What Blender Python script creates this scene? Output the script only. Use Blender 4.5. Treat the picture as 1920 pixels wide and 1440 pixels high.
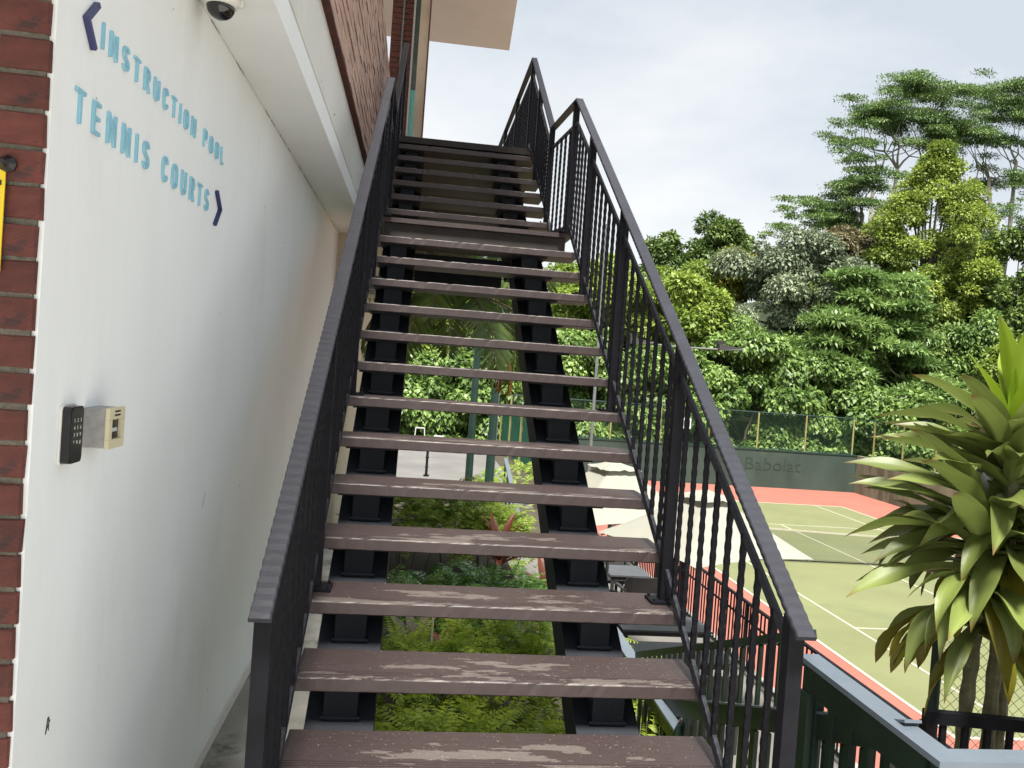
import bpy, math, random
import numpy as np
from mathutils import Matrix, Vector

for o in list(bpy.data.objects):
    bpy.data.objects.remove(o, do_unlink=True)
S = bpy.context.scene
COL = S.collection
random.seed(7)
RNG = np.random.default_rng(11)

# ------------------------------------------------------------------ camera
cam = bpy.data.cameras.new('camera')
cam.sensor_fit = 'HORIZONTAL'
cam.sensor_width = 36.0
cam.lens = 28.68
cam.clip_start = 0.05
cam.clip_end = 3000
camo = bpy.data.objects.new('camera', cam)
COL.objects.link(camo)
yaw, pitch, roll = math.radians(6.85), math.radians(-1.121), math.radians(4.111)
fw = Vector((math.sin(yaw) * math.cos(pitch), math.cos(yaw) * math.cos(pitch), math.sin(pitch)))
rt = Vector((math.cos(yaw), -math.sin(yaw), 0))
up = rt.cross(fw)
r2 = rt * math.cos(roll) + up * math.sin(roll)
u2 = -rt * math.sin(roll) + up * math.cos(roll)
mw = Matrix((r2, u2, -fw)).transposed().to_4x4()
mw.translation = (-1.0607, -2.1270, 1.3801)
camo.matrix_world = mw
S.camera = camo

# ------------------------------------------------------------------ world and sun
SUN = Vector((-0.05, -0.40, 0.91)).normalized()          # towards the sun
elev = math.asin(SUN.z)
azim = math.atan2(SUN.x, SUN.y)
W = bpy.data.worlds.new('World')
S.world = W
W.use_nodes = True
wn, wl = W.node_tree.nodes, W.node_tree.links
wn.clear()
w_out = wn.new('ShaderNodeOutputWorld')
w_bg = wn.new('ShaderNodeBackground')
w_bg.inputs['Strength'].default_value = 0.10
w_sky = wn.new('ShaderNodeTexSky')
w_sky.sky_type = 'NISHITA'
w_sky.sun_disc = False
w_sky.sun_elevation = elev
w_sky.sun_rotation = azim
w_sky.air_density = 1.0
w_sky.dust_density = 2.5
w_tc = wn.new('ShaderNodeTexCoord')
w_map = wn.new('ShaderNodeMapping')
w_map.inputs['Scale'].default_value = (1.0, 1.0, 2.6)
w_n = wn.new('ShaderNodeTexNoise')
w_n.inputs['Scale'].default_value = 2.2
w_n.inputs['Detail'].default_value = 5.0
w_n.inputs['Roughness'].default_value = 0.55
w_ramp = wn.new('ShaderNodeValToRGB')
w_ramp.color_ramp.elements[0].position = 0.34
w_ramp.color_ramp.elements[0].color = (3.30, 3.55, 3.78, 1)
w_ramp.color_ramp.elements[1].position = 0.64
w_ramp.color_ramp.elements[1].color = (4.75, 4.75, 4.66, 1)
w_mix = wn.new('ShaderNodeMix')
w_mix.data_type = 'RGBA'
w_mix.inputs['Factor'].default_value = 0.86
wl.new(w_tc.outputs['Generated'], w_map.inputs['Vector'])
wl.new(w_map.outputs['Vector'], w_n.inputs['Vector'])
w_sep = wn.new('ShaderNodeSeparateXYZ')
wl.new(w_tc.outputs['Generated'], w_sep.inputs['Vector'])
w_h = wn.new('ShaderNodeMath'); w_h.operation = 'MULTIPLY_ADD'           # haze: whiter towards the horizon
w_h.inputs[1].default_value = -0.75; w_h.inputs[2].default_value = 0.20
wl.new(w_sep.outputs['Z'], w_h.inputs[0])
w_add = wn.new('ShaderNodeMath'); w_add.operation = 'ADD'
wl.new(w_n.outputs['Fac'], w_add.inputs[0]); wl.new(w_h.outputs[0], w_add.inputs[1])
wl.new(w_add.outputs[0], w_ramp.inputs['Fac'])
wl.new(w_sky.outputs['Color'], w_mix.inputs['A'])
wl.new(w_ramp.outputs['Color'], w_mix.inputs['B'])
wl.new(w_mix.outputs['Result'], w_bg.inputs['Color'])
wl.new(w_bg.outputs['Background'], w_out.inputs['Surface'])

sl = bpy.data.lights.new('sun', 'SUN')
sl.energy = 4.6
sl.angle = math.radians(12)
sl.color = (1.0, 0.955, 0.88)
so = bpy.data.objects.new('sun', sl)
so.rotation_euler = SUN.to_track_quat('Z', 'Y').to_euler()
so.location = (-20, -15, 40)
COL.objects.link(so)

S.view_settings.view_transform = 'Standard'
S.view_settings.look = 'None'
S.view_settings.gamma = 1.0
S.view_settings.exposure = 1.15

# ------------------------------------------------------------------ helpers: materials
MAT = {}

def nodes_of(m):
    m.use_nodes = True
    nt = m.node_tree
    return nt, nt.nodes, nt.links, nt.nodes['Principled BSDF']

def mat(name, col, rough=0.6, var=0.12, scale=6.0, bump=0.0, bscale=40.0, metal=0.0, spec=0.5, stretch=None, col2=None, thresh=None, transl=0.0, objrand=0.0):
    """procedural paint / stone / metal: base colour with noise mottling, optional second colour in patches, fine relief"""
    m = bpy.data.materials.new(name)
    nt, N, L, P = nodes_of(m)
    tc = N.new('ShaderNodeTexCoord')
    mp = N.new('ShaderNodeMapping')
    if stretch:
        mp.inputs['Scale'].default_value = stretch
    L.new(tc.outputs['Object'], mp.inputs['Vector'])
    n = N.new('ShaderNodeTexNoise')
    n.inputs['Scale'].default_value = scale
    n.inputs['Detail'].default_value = 6
    n.inputs['Roughness'].default_value = 0.6
    L.new(mp.outputs['Vector'], n.inputs['Vector'])
    r = N.new('ShaderNodeValToRGB')
    c = np.array(col)
    r.color_ramp.elements[0].position = 0.3
    r.color_ramp.elements[1].position = 0.7
    r.color_ramp.elements[0].color = (*np.clip(c * (1 - var), 0, 1), 1)
    r.color_ramp.elements[1].color = (*np.clip(c * (1 + var), 0, 1), 1)
    L.new(n.outputs['Fac'], r.inputs['Fac'])
    src = r.outputs['Color']
    if col2 is not None:
        n2 = N.new('ShaderNodeTexNoise')
        n2.inputs['Scale'].default_value = scale * 0.7
        n2.inputs['Detail'].default_value = 8
        n2.inputs['Roughness'].default_value = 0.68
        L.new(mp.outputs['Vector'], n2.inputs['Vector'])
        r2_ = N.new('ShaderNodeValToRGB')
        t = thresh or 0.55
        r2_.color_ramp.elements[0].position = t
        r2_.color_ramp.elements[1].position = t + 0.08
        L.new(n2.outputs['Fac'], r2_.inputs['Fac'])
        mx = N.new('ShaderNodeMix')
        mx.data_type = 'RGBA'
        L.new(r2_.outputs['Color'], mx.inputs['Factor'])
        L.new(src, mx.inputs['A'])
        mx.inputs['B'].default_value = (*col2, 1)
        src = mx.outputs['Result']
    if objrand > 0:
        oi = N.new('ShaderNodeObjectInfo')
        ma = N.new('ShaderNodeMath'); ma.operation = 'MULTIPLY_ADD'
        ma.inputs[1].default_value = 2 * objrand; ma.inputs[2].default_value = 1 - objrand
        L.new(oi.outputs['Random'], ma.inputs[0])
        hs = N.new('ShaderNodeHueSaturation')
        L.new(ma.outputs[0], hs.inputs['Value']); L.new(src, hs.inputs['Color'])
        src = hs.outputs['Color']
    L.new(src, P.inputs['Base Color'])
    P.inputs['Roughness'].default_value = rough
    P.inputs['Metallic'].default_value = metal
    P.inputs['Specular IOR Level'].default_value = spec
    if bump > 0:
        nb = N.new('ShaderNodeTexNoise')
        nb.inputs['Scale'].default_value = bscale
        nb.inputs['Detail'].default_value = 5
        L.new(mp.outputs['Vector'], nb.inputs['Vector'])
        b = N.new('ShaderNodeBump')
        b.inputs['Strength'].default_value = bump
        b.inputs['Distance'].default_value = 0.01
        L.new(nb.outputs['Fac'], b.inputs['Height'])
        L.new(b.outputs['Normal'], P.inputs['Normal'])
    if transl > 0:
        out = N['Material Output']
        tr = N.new('ShaderNodeBsdfTranslucent')
        L.new(src, tr.inputs['Color'])
        ms = N.new('ShaderNodeMixShader')
        ms.inputs['Fac'].default_value = transl
        L.new(P.outputs['BSDF'], ms.inputs[1])
        L.new(tr.outputs['BSDF'], ms.inputs[2])
        L.new(ms.outputs['Shader'], out.inputs['Surface'])
    MAT[name] = m
    return m

def leafmat(name, c1, c2, rough=0.45, transl=0.3, spec=0.5):
    m = bpy.data.materials.new(name)
    nt, N, L, P = nodes_of(m)
    a = N.new('ShaderNodeAttribute')
    a.attribute_name = 'rnd'
    r = N.new('ShaderNodeValToRGB')
    r.color_ramp.elements[0].color = (*c1, 1)
    r.color_ramp.elements[1].color = (*c2, 1)
    L.new(a.outputs['Fac'], r.inputs['Fac'])
    L.new(r.outputs['Color'], P.inputs['Base Color'])
    P.inputs['Roughness'].default_value = rough
    P.inputs['Specular IOR Level'].default_value = spec
    tr = N.new('ShaderNodeBsdfTranslucent')
    L.new(r.outputs['Color'], tr.inputs['Color'])
    ms = N.new('ShaderNodeMixShader')
    ms.inputs['Fac'].default_value = transl
    L.new(P.outputs['BSDF'], ms.inputs[1])
    L.new(tr.outputs['BSDF'], ms.inputs[2])
    L.new(ms.outputs['Shader'], N['Material Output'].inputs['Surface'])
    MAT[name] = m
    return m

def meshscreen(name, col, alpha, rough=0.8):
    """far wire or string mesh, too fine to tell its strands apart: part covered, part open"""
    m = bpy.data.materials.new(name)
    nt, N, L, P = nodes_of(m)
    P.inputs['Base Color'].default_value = (*col, 1)
    P.inputs['Roughness'].default_value = rough
    P.inputs['Alpha'].default_value = alpha
    MAT[name] = m
    return m

# ------------------------------------------------------------------ helpers: geometry
WL = {}

class MB:
    def __init__(s):
        s.v = []; s.f = []
    def quad_box(s, c8):
        b = len(s.v); s.v += [tuple(p) for p in c8]
        for f in ((0, 3, 2, 1), (4, 5, 6, 7), (0, 1, 5, 4), (1, 2, 6, 5), (2, 3, 7, 6), (3, 0, 4, 7)):
            s.f.append(tuple(b + i for i in f))
        return s
    def box(s, x0, x1, y0, y1, z0, z1):
        s.quad_box([(x0, y0, z0), (x1, y0, z0), (x1, y1, z0), (x0, y1, z0), (x0, y0, z1), (x1, y0, z1), (x1, y1, z1), (x0, y1, z1)])
        return s
    def bar(s, a, b, w, h, upv=(0, 0, 1)):
        """rectangular bar from a to b, w across, h along upv"""
        a, b = Vector(a), Vector(b)
        d = (b - a).normalized()
        u = Vector(upv)
        x = d.cross(u).normalized() * (w / 2)
        y = x.cross(d).normalized() * (h / 2)
        s.quad_box([a - x - y, a + x - y, b + x - y, b - x - y, a - x + y, a + x + y, b + x + y, b - x + y])
        return s
    def tube(s, pts, rad, n=8, cap=True):
        pts = [Vector(p) for p in pts]
        if not hasattr(rad, '__len__'):
            rad = [rad] * len(pts)
        rings = []
        ref = Vector((0.3, 0.9, 0.2)).normalized()
        for i, p in enumerate(pts):
            d = (pts[min(i + 1, len(pts) - 1)] - pts[max(i - 1, 0)]).normalized()
            x = d.cross(ref)
            if x.length < 1e-4:
                x = d.cross(Vector((1, 0, 0)))
            x.normalize()
            y = d.cross(x)
            b = len(s.v)
            for k in range(n):
                t = 2 * math.pi * k / n
                s.v.append(tuple(p + (x * math.cos(t) + y * math.sin(t)) * rad[i]))
            rings.append(b)
        for i in range(len(rings) - 1):
            a, b = rings[i], rings[i + 1]
            for k in range(n):
                s.f.append((a + k, a + (k + 1) % n, b + (k + 1) % n, b + k))
        if cap:
            s.f.append(tuple(rings[0] + k for k in range(n))[::-1])
            s.f.append(tuple(rings[-1] + k for k in range(n)))
        return s
    def prism(s, poly, p0, ex, ey, ez, depth):
        """polygon in (ex,ey) extruded by depth along ez"""
        p0, ex, ey, ez = Vector(p0), Vector(ex), Vector(ey), Vector(ez)
        b = len(s.v); n = len(poly)
        for d in (0, depth):
            for (x, y) in poly:
                s.v.append(tuple(p0 + ex * x + ey * y + ez * d))
        s.f.append(tuple(b + i for i in range(n))[::-1])
        s.f.append(tuple(b + n + i for i in range(n)))
        for i in range(n):
            j = (i + 1) % n
            s.f.append((b + i, b + j, b + n + j, b + n + i))
        return s
    def lathe(s, prof, c, n=16, axis=(0, 0, 1)):
        c = Vector(c); az = Vector(axis).normalized()
        ax = az.orthogonal().normalized(); ay = az.cross(ax)
        b = len(s.v)
        for (r, z) in prof:
            for k in range(n):
                t = 2 * math.pi * k / n
                s.v.append(tuple(c + az * z + (ax * math.cos(t) + ay * math.sin(t)) * r))
        for i in range(len(prof) - 1):
            for k in range(n):
                s.f.append((b + i * n + k, b + i * n + (k + 1) % n, b + (i + 1) * n + (k + 1) % n, b + (i + 1) * n + k))
        s.f.append(tuple(b + k for k in range(n))[::-1])
        s.f.append(tuple(b + (len(prof) - 1) * n + k for k in range(n)))
        return s
    def mesh(s, name, smooth=False):
        me = bpy.data.meshes.new(name)
        me.from_pydata(s.v, [], s.f)
        me.validate()
        if smooth:
            me.polygons.foreach_set('use_smooth', [True] * len(me.polygons))
        me.update()
        return me
    def build(s, name, m, parent=None, smooth=False, **k):
        return put(name, s.mesh(name, smooth), m, parent, **k)

def put(name, me, m, parent=None, loc=(0, 0, 0), rot=(0, 0, 0), scale=None, label=None):
    o = bpy.data.objects.new(name, me)
    if m is not None and len(me.materials) == 0:
        me.materials.append(MAT[m] if isinstance(m, str) else m)
    COL.objects.link(o)
    o.location = loc
    o.rotation_euler = rot
    if scale is not None:
        o.scale = scale if hasattr(scale, '__len__') else (scale,) * 3
    WL[o.name] = Vector(loc)
    if parent is not None:
        o.parent = parent
        o.matrix_parent_inverse = Matrix.Translation(-WL[parent.name])
    if label:
        o['label'] = label
    return o

def thing(name, loc, label, cat, group=None):
    o = bpy.data.objects.new(name, None)
    o.empty_display_size = 0.1
    COL.objects.link(o)
    o.location = loc
    WL[o.name] = Vector(loc)
    return tag(o, label, cat, group)

def tag(o, label, cat, group=None):
    o['label'] = label
    o['category'] = cat
    if group:
        o['group'] = group
    return o

def structure(o):
    o['kind'] = 'structure'
    return o

def stuff(o):
    o['kind'] = 'stuff'
    return o

def np_mesh(name, V, F, rnd=None, smooth=False):
    """V (n,3), F (m,4) -> mesh, rnd: per-vertex float attribute"""
    me = bpy.data.meshes.new(name)
    V = np.asarray(V, np.float32); F = np.asarray(F, np.int32)
    k = F.shape[1]
    me.vertices.add(len(V)); me.vertices.foreach_set('co', V.ravel())
    me.loops.add(F.size); me.loops.foreach_set('vertex_index', F.ravel())
    me.polygons.add(len(F))
    me.polygons.foreach_set('loop_start', np.arange(0, F.size, k, dtype=np.int32))
    if smooth:
        me.polygons.foreach_set('use_smooth', np.ones(len(F), bool))
    if rnd is not None:
        at = me.attributes.new('rnd', 'FLOAT', 'POINT')
        at.data.foreach_set('value', np.asarray(rnd, np.float32))
    me.update(calc_edges=True)
    return me

def unit(a):
    return a / np.maximum(np.linalg.norm(a, axis=-1, keepdims=True), 1e-9)

# ------------------------------------------------------------------ materials
mat('plaster', (0.835, 0.86, 0.855), 0.75, 0.035, 1.6, 0.22, 14, col2=(0.800, 0.820, 0.805), thresh=0.57, stretch=(1, 1.2, 0.45))
mat('plaster_dull', (0.72, 0.72, 0.67), 0.8, 0.06, 2.0, 0.12, 40, col2=(0.62, 0.62, 0.55), thresh=0.60)  # duller, greyer plaster with uneven patches
mat('skirting', (0.70, 0.68, 0.62), 0.7, 0.08, 5)
mat('pier_tan', (0.42, 0.33, 0.24), 0.85, 0.25, 3, 0.3, 20, col2=(0.28, 0.18, 0.13), thresh=0.56, stretch=(1, 1, 0.4))
mat('cream_paint', (0.62, 0.55, 0.42), 0.75, 0.05, 2)
mat('roof_soffit_paint', (0.86, 0.87, 0.87), 0.8, 0.05, 1.2)
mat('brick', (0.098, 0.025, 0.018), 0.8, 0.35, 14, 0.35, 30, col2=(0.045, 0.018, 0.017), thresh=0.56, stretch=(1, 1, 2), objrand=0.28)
mat('brick_lit', (0.46, 0.31, 0.245), 0.85, 0.2, 8, 0.5, 40, col2=(0.50, 0.36, 0.29), thresh=0.55)  # sky light on the face is put into this paler colour
mat('mortar', (0.125, 0.112, 0.088), 0.95, 0.25, 60, 0.9, 120)
mat('mortar_dark', (0.13, 0.10, 0.08), 0.95, 0.25, 60, 0.6, 120)
mat('concrete', (0.30, 0.29, 0.26), 0.9, 0.3, 3.5, 0.4, 30, col2=(0.13, 0.125, 0.105), thresh=0.55)
mat('paving', (0.14, 0.135, 0.12), 0.9, 0.12, 1.4, 0.2, 60)
mat('asphalt', (0.15, 0.145, 0.138), 0.9, 0.15, 0.6, 0.2, 60)
mat('bounce_paving', (0.52, 0.50, 0.46), 0.85, 0.1, 1.2, 0.2, 40)  # kept pale so that it bounces sunlight onto the wall
mat('soil', (0.055, 0.045, 0.03), 0.95, 0.3, 4, 0.6, 15)
mat('undergrowth', (0.020, 0.035, 0.010), 0.95, 0.5, 0.8, 0.8, 3)
mat('black_paint', (0.010, 0.010, 0.013), 0.5, 0.25, 12, 0.12, 50, spec=0.10)
mat('rail_paint', (0.020, 0.021, 0.029), 0.48, 0.2, 10, 0.10, 35, spec=0.4)
mat('stringer_paint', (0.014, 0.017, 0.022), 0.65, 0.3, 5, 0.15, 40, spec=0.2)
mat('green_paint', (0.012, 0.026, 0.018), 0.42, 0.2, 5, 0.1, 40)
mat('cap_paint', (0.115, 0.140, 0.170), 0.35, 0.10, 4, 0.1, 40)
mat('court_green', (0.160, 0.172, 0.075), 0.85, 0.10, 0.45, 0.1, 50, col2=(0.142, 0.158, 0.072), thresh=0.56)
mat('court_red', (0.320, 0.108, 0.078), 0.85, 0.10, 0.5, 0.1, 50, col2=(0.275, 0.098, 0.075), thresh=0.57)
mat('line_white', (0.42, 0.40, 0.32), 0.8, 0.05, 3)
mat('wall_green', (0.034, 0.060, 0.046), 0.8, 0.3, 0.7, 0.2, 6, col2=(0.055, 0.075, 0.050), thresh=0.56, stretch=(1, 1, 0.4))
mat('wall_green_dark', (0.022, 0.042, 0.031), 0.85, 0.3, 1.5)
mat('old_concrete', (0.22, 0.23, 0.16), 0.9, 0.35, 0.8, 0.3, 6, col2=(0.12, 0.135, 0.085), thresh=0.55, stretch=(1, 1, 0.3))
mat('fence_post', (0.27, 0.27, 0.10), 0.7, 0.2, 4)
mat('galvanised', (0.17, 0.19, 0.185), 0.5, 0.15, 6, metal=0.2)
mat('dark_green_steel', (0.012, 0.040, 0.030), 0.5, 0.2, 5)
mat('windscreen', (0.030, 0.190, 0.105), 0.8, 0.15, 2, transl=0.4)
mat('canvas', (0.34, 0.34, 0.29), 0.85, 0.05, 3, 0.1, 80, transl=0.18)
mat('rattan', (0.028, 0.026, 0.026), 0.6, 0.3, 60, 0.6, 200)
mat('table_top', (0.075, 0.080, 0.088), 0.45, 0.15, 6)
mat('letter_blue', (0.255, 0.520, 0.640), 0.5, 0.04, 20)
mat('letter_navy', (0.030, 0.035, 0.120), 0.45, 0.05, 20)
mat('device_black', (0.012, 0.012, 0.013), 0.3, 0.2, 30)
mat('device_face', (0.018, 0.019, 0.019), 0.4, 0.3, 60)
mat('device_white', (0.70, 0.70, 0.66), 0.5, 0.04, 10)
mat('device_grey', (0.30, 0.29, 0.28), 0.55, 0.2, 40)
mat('device_cream', (0.62, 0.56, 0.38), 0.5, 0.05, 30)
mat('key_print', (0.5, 0.52, 0.5), 0.6, 0.05, 10)
mat('sign_yellow', (0.72, 0.52, 0.015), 0.5, 0.04, 10)
mat('dome_glass', (0.004, 0.004, 0.005), 0.08, 0.1, 10, spec=0.8)
mat('trunk', (0.10, 0.085, 0.065), 0.9, 0.3, 6, 0.6, 12)
mat('pale_trunk', (0.26, 0.24, 0.20), 0.85, 0.25, 3, 0.4, 8)
mat('palm_trunk', (0.20, 0.17, 0.12), 0.9, 0.3, 10, 0.6, 20)
mat('cane_trunk', (0.16, 0.155, 0.085), 0.85, 0.3, 20, 0.8, 40)
mat('paper', (0.62, 0.72, 0.78), 0.7, 0.04, 5)
mat('timber_grey', (0.26, 0.25, 0.22), 0.8, 0.2, 8, 0.3, 40, stretch=(1, 0.2, 1))
mat('white_metal', (0.50, 0.50, 0.48), 0.5, 0.05, 8)
mat('glass_teal_reflection', (0.06, 0.50, 0.44), 0.12, 0.2, 2, spec=0.8)  # teal reflection put into the glass colour
mat('dark_glass', (0.02, 0.05, 0.04), 0.08, 0.4, 3, spec=0.8)
mat('blue_plastic', (0.02, 0.045, 0.16), 0.5, 0.1, 4)
meshscreen('chainlink_far', (0.020, 0.055, 0.030), 0.20)
meshscreen('net_far', (0.07, 0.085, 0.06), 0.34)

leafmat('leaf_vine', (0.070, 0.140, 0.028), (0.300, 0.440, 0.115), 0.45, 0.28)
leafmat('leaf_light', (0.150, 0.240, 0.035), (0.380, 0.480, 0.100), 0.5, 0.32)
leafmat('leaf_dome', (0.075, 0.110, 0.064), (0.330, 0.385, 0.245), 0.5, 0.2, 0.4)
leafmat('leaf_pinnate', (0.090, 0.170, 0.045), (0.330, 0.470, 0.150), 0.45, 0.30)
leafmat('leaf_dark', (0.055, 0.105, 0.024), (0.220, 0.310, 0.080), 0.45, 0.2)
leafmat('leaf_yellow', (0.165, 0.180, 0.024), (0.352, 0.360, 0.060), 0.5, 0.3)
leafmat('leaf_bronze', (0.085, 0.085, 0.041), (0.244, 0.216, 0.112), 0.5, 0.2)
leafmat('leaf_column', (0.105, 0.175, 0.030), (0.370, 0.455, 0.080), 0.5, 0.28)
leafmat('leaf_feather', (0.055, 0.115, 0.036), (0.235, 0.345, 0.100), 0.5, 0.25)
leafmat('leaf_fern', (0.130, 0.235, 0.024), (0.450, 0.540, 0.060), 0.45, 0.5)
leafmat('leaf_gloss', (0.040, 0.120, 0.022), (0.170, 0.320, 0.060), 0.28, 0.2, 0.7)
leafmat('leaf_bright', (0.160, 0.270, 0.030), (0.430, 0.530, 0.100), 0.4, 0.35)
leafmat('leaf_ti', (0.072, 0.026, 0.026), (0.240, 0.072, 0.024), 0.35, 0.25)
leafmat('leaf_ti_pale', (0.156, 0.120, 0.126), (0.288, 0.228, 0.216), 0.35, 0.2)
leafmat('leaf_palm', (0.060, 0.110, 0.025), (0.180, 0.265, 0.060), 0.4, 0.25)
leafmat('leaf_palm_dead', (0.230, 0.120, 0.020), (0.380, 0.190, 0.030), 0.7, 0.2)

# strap leaf of the cane plant: green blade, paler along the sides, brown tip (rnd runs along the leaf)
def strapmat(name, dark, light, tip):
    m = bpy.data.materials.new(name)
    nt, N, L, P = nodes_of(m)
    a = N.new('ShaderNodeAttribute'); a.attribute_name = 'rnd'
    r = N.new('ShaderNodeValToRGB')
    e = r.color_ramp.elements
    e[0].position = 0.0; e[0].color = (*light, 1)
    e[1].position = 1.0; e[1].color = (*tip, 1)
    x = e.new(0.45); x.color = (*dark, 1)
    x = e.new(0.88); x.color = (*dark, 1)
    L.new(a.outputs['Fac'], r.inputs['Fac'])
    tc = N.new('ShaderNodeTexCoord'); mp = N.new('ShaderNodeMapping')
    mp.inputs['Scale'].default_value = (2, 90, 2)
    L.new(tc.outputs['UV'], mp.inputs['Vector'])
    n = N.new('ShaderNodeTexNoise'); n.inputs['Scale'].default_value = 1.0; n.inputs['Detail'].default_value = 3
    L.new(mp.outputs['Vector'], n.inputs['Vector'])
    oi = N.new('ShaderNodeObjectInfo')
    hs = N.new('ShaderNodeHueSaturation')
    ma = N.new('ShaderNodeMath'); ma.operation = 'MULTIPLY_ADD'
    ma.inputs[1].default_value = 0.55; ma.inputs[2].default_value = 0.62
    L.new(oi.outputs['Random'], ma.inputs[0])
    mb = N.new('ShaderNodeMath'); mb.operation = 'MULTIPLY_ADD'
    mb.inputs[1].default_value = 0.9; mb.inputs[2].default_value = -0.40
    L.new(n.outputs['Fac'], mb.inputs[0])
    ad = N.new('ShaderNodeMath'); ad.operation = 'ADD'
    L.new(ma.outputs[0], ad.inputs[0]); L.new(mb.outputs[0], ad.inputs[1])
    L.new(ad.outputs[0], hs.inputs['Value'])
    L.new(r.outputs['Color'], hs.inputs['Color'])
    L.new(hs.outputs['Color'], P.inputs['Base Color'])
    P.inputs['Roughness'].default_value = 0.45
    tr = N.new('ShaderNodeBsdfTranslucent'); L.new(hs.outputs['Color'], tr.inputs['Color'])
    ms = N.new('ShaderNodeMixShader'); ms.inputs['Fac'].default_value = 0.25
    L.new(P.outputs['BSDF'], ms.inputs[1]); L.new(tr.outputs['BSDF'], ms.inputs[2])
    L.new(ms.outputs['Shader'], N['Material Output'].inputs['Surface'])
    MAT[name] = m
strapmat('strap_leaf', (0.190, 0.240, 0.060), (0.270, 0.320, 0.110), (0.16, 0.09, 0.03))
strapmat('strap_leaf_young', (0.230, 0.330, 0.020), (0.250, 0.350, 0.040), (0.20, 0.24, 0.03))
strapmat('strap_leaf_old', (0.200, 0.185, 0.018), (0.110, 0.125, 0.020), (0.16, 0.08, 0.015))

# painted timber tread, paint worn through in the middle and along the nosing
def treadmat():
    m = bpy.data.materials.new('tread_timber')
    nt, N, L, P = nodes_of(m)
    tc = N.new('ShaderNodeTexCoord')
    sep = N.new('ShaderNodeSeparateXYZ'); L.new(tc.outputs['Object'], sep.inputs[0])
    oi = N.new('ShaderNodeObjectInfo')
    off = N.new('ShaderNodeVectorMath'); off.operation = 'ADD'
    comb = N.new('ShaderNodeCombineXYZ')
    mul = N.new('ShaderNodeMath'); mul.operation = 'MULTIPLY'; mul.inputs[1].default_value = 37.0
    L.new(oi.outputs['Random'], mul.inputs[0]); L.new(mul.outputs[0], comb.inputs[2])
    L.new(tc.outputs['Object'], off.inputs[0]); L.new(comb.outputs[0], off.inputs[1])
    mp = N.new('ShaderNodeMapping'); mp.inputs['Scale'].default_value = (3.0, 10, 2)
    L.new(off.outputs[0], mp.inputs['Vector'])
    n1 = N.new('ShaderNodeTexNoise'); n1.inputs['Scale'].default_value = 1.6; n1.inputs['Detail'].default_value = 9; n1.inputs['Roughness'].default_value = 0.62
    L.new(mp.outputs['Vector'], n1.inputs['Vector'])
    # distance from the trodden middle (x about -0.03, y about -0.02 in the tread's own frame)
    def math_(op, a, b=None, c=None):
        q = N.new('ShaderNodeMath'); q.operation = op
        for i, v in enumerate((a, b, c)):
            if v is None: continue
            if isinstance(v, (int, float)): q.inputs[i].default_value = v
            else: L.new(v, q.inputs[i])
        return q.outputs[0]
    ex = math_('DIVIDE', math_('ADD', sep.outputs['X'], 0.03), 0.46)
    ey = math_('DIVIDE', math_('ADD', sep.outputs['Y'], 0.01), 0.085)
    e2 = math_('ADD', math_('MULTIPLY', ex, ex), math_('MULTIPLY', ey, ey))
    mid = math_('SUBTRACT', 0.60, math_('MULTIPLY', e2, 0.34))
    nose = math_('MULTIPLY', math_('LESS_THAN', sep.outputs['Y'], -0.083), 0.50)
    top = math_('GREATER_THAN', sep.outputs['Z'], -0.006)
    best = math_('MAXIMUM', mid, nose)
    wear = math_('MULTIPLY', math_('GREATER_THAN', math_('ADD', best, math_('MULTIPLY', math_('SUBTRACT', n1.outputs['Fac'], 0.5), 2.3)), 0.57), top)
    n2 = N.new('ShaderNodeTexNoise'); n2.inputs['Scale'].default_value = 9; n2.inputs['Detail'].default_value = 6
    L.new(mp.outputs['Vector'], n2.inputs['Vector'])
    rp = N.new('ShaderNodeValToRGB')
    rp.color_ramp.elements[0].color = (0.035, 0.0236, 0.0230, 1); rp.color_ramp.elements[1].color = (0.056, 0.040, 0.0388, 1)
    L.new(n2.outputs['Fac'], rp.inputs['Fac'])
    rw = N.new('ShaderNodeValToRGB')
    rw.color_ramp.elements[0].color = (0.080, 0.065, 0.060, 1); rw.color_ramp.elements[1].color = (0.140, 0.118, 0.106, 1)
    L.new(n2.outputs['Fac'], rw.inputs['Fac'])
    mx = N.new('ShaderNodeMix'); mx.data_type = 'RGBA'
    L.new(wear, mx.inputs['Factor']); L.new(rp.outputs['Color'], mx.inputs['A']); L.new(rw.outputs['Color'], mx.inputs['B'])
    # specks of dust and chips
    n3 = N.new('ShaderNodeTexNoise'); n3.inputs['Scale'].default_value = 130; n3.inputs['Detail'].default_value = 1
    L.new(off.outputs[0], n3.inputs['Vector'])
    sp = math_('MULTIPLY', math_('GREATER_THAN', n3.outputs['Fac'], 0.745), top)
    mx2 = N.new('ShaderNodeMix'); mx2.data_type = 'RGBA'
    L.new(sp, mx2.inputs['Factor']); L.new(mx.outputs['Result'], mx2.inputs['A']); mx2.inputs['B'].default_value = (0.28, 0.24, 0.21, 1)
    L.new(mx2.outputs['Result'], P.inputs['Base Color'])
    P.inputs['Roughness'].default_value = 0.5
    b = N.new('ShaderNodeBump'); b.inputs['Strength'].default_value = 0.35; b.inputs['Distance'].default_value = 0.004
    hh = math_('SUBTRACT', n2.outputs['Fac'], math_('MULTIPLY', wear, 0.6))
    L.new(hh, b.inputs['Height']); L.new(b.outputs['Normal'], P.inputs['Normal'])
    MAT['tread'] = m
treadmat()

mat('dark_slab', (0.045, 0.040, 0.036), 0.9, 0.25, 2)
mat('grooved_dark', (0.03, 0.025, 0.022), 0.8, 0.2, 10)

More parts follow.
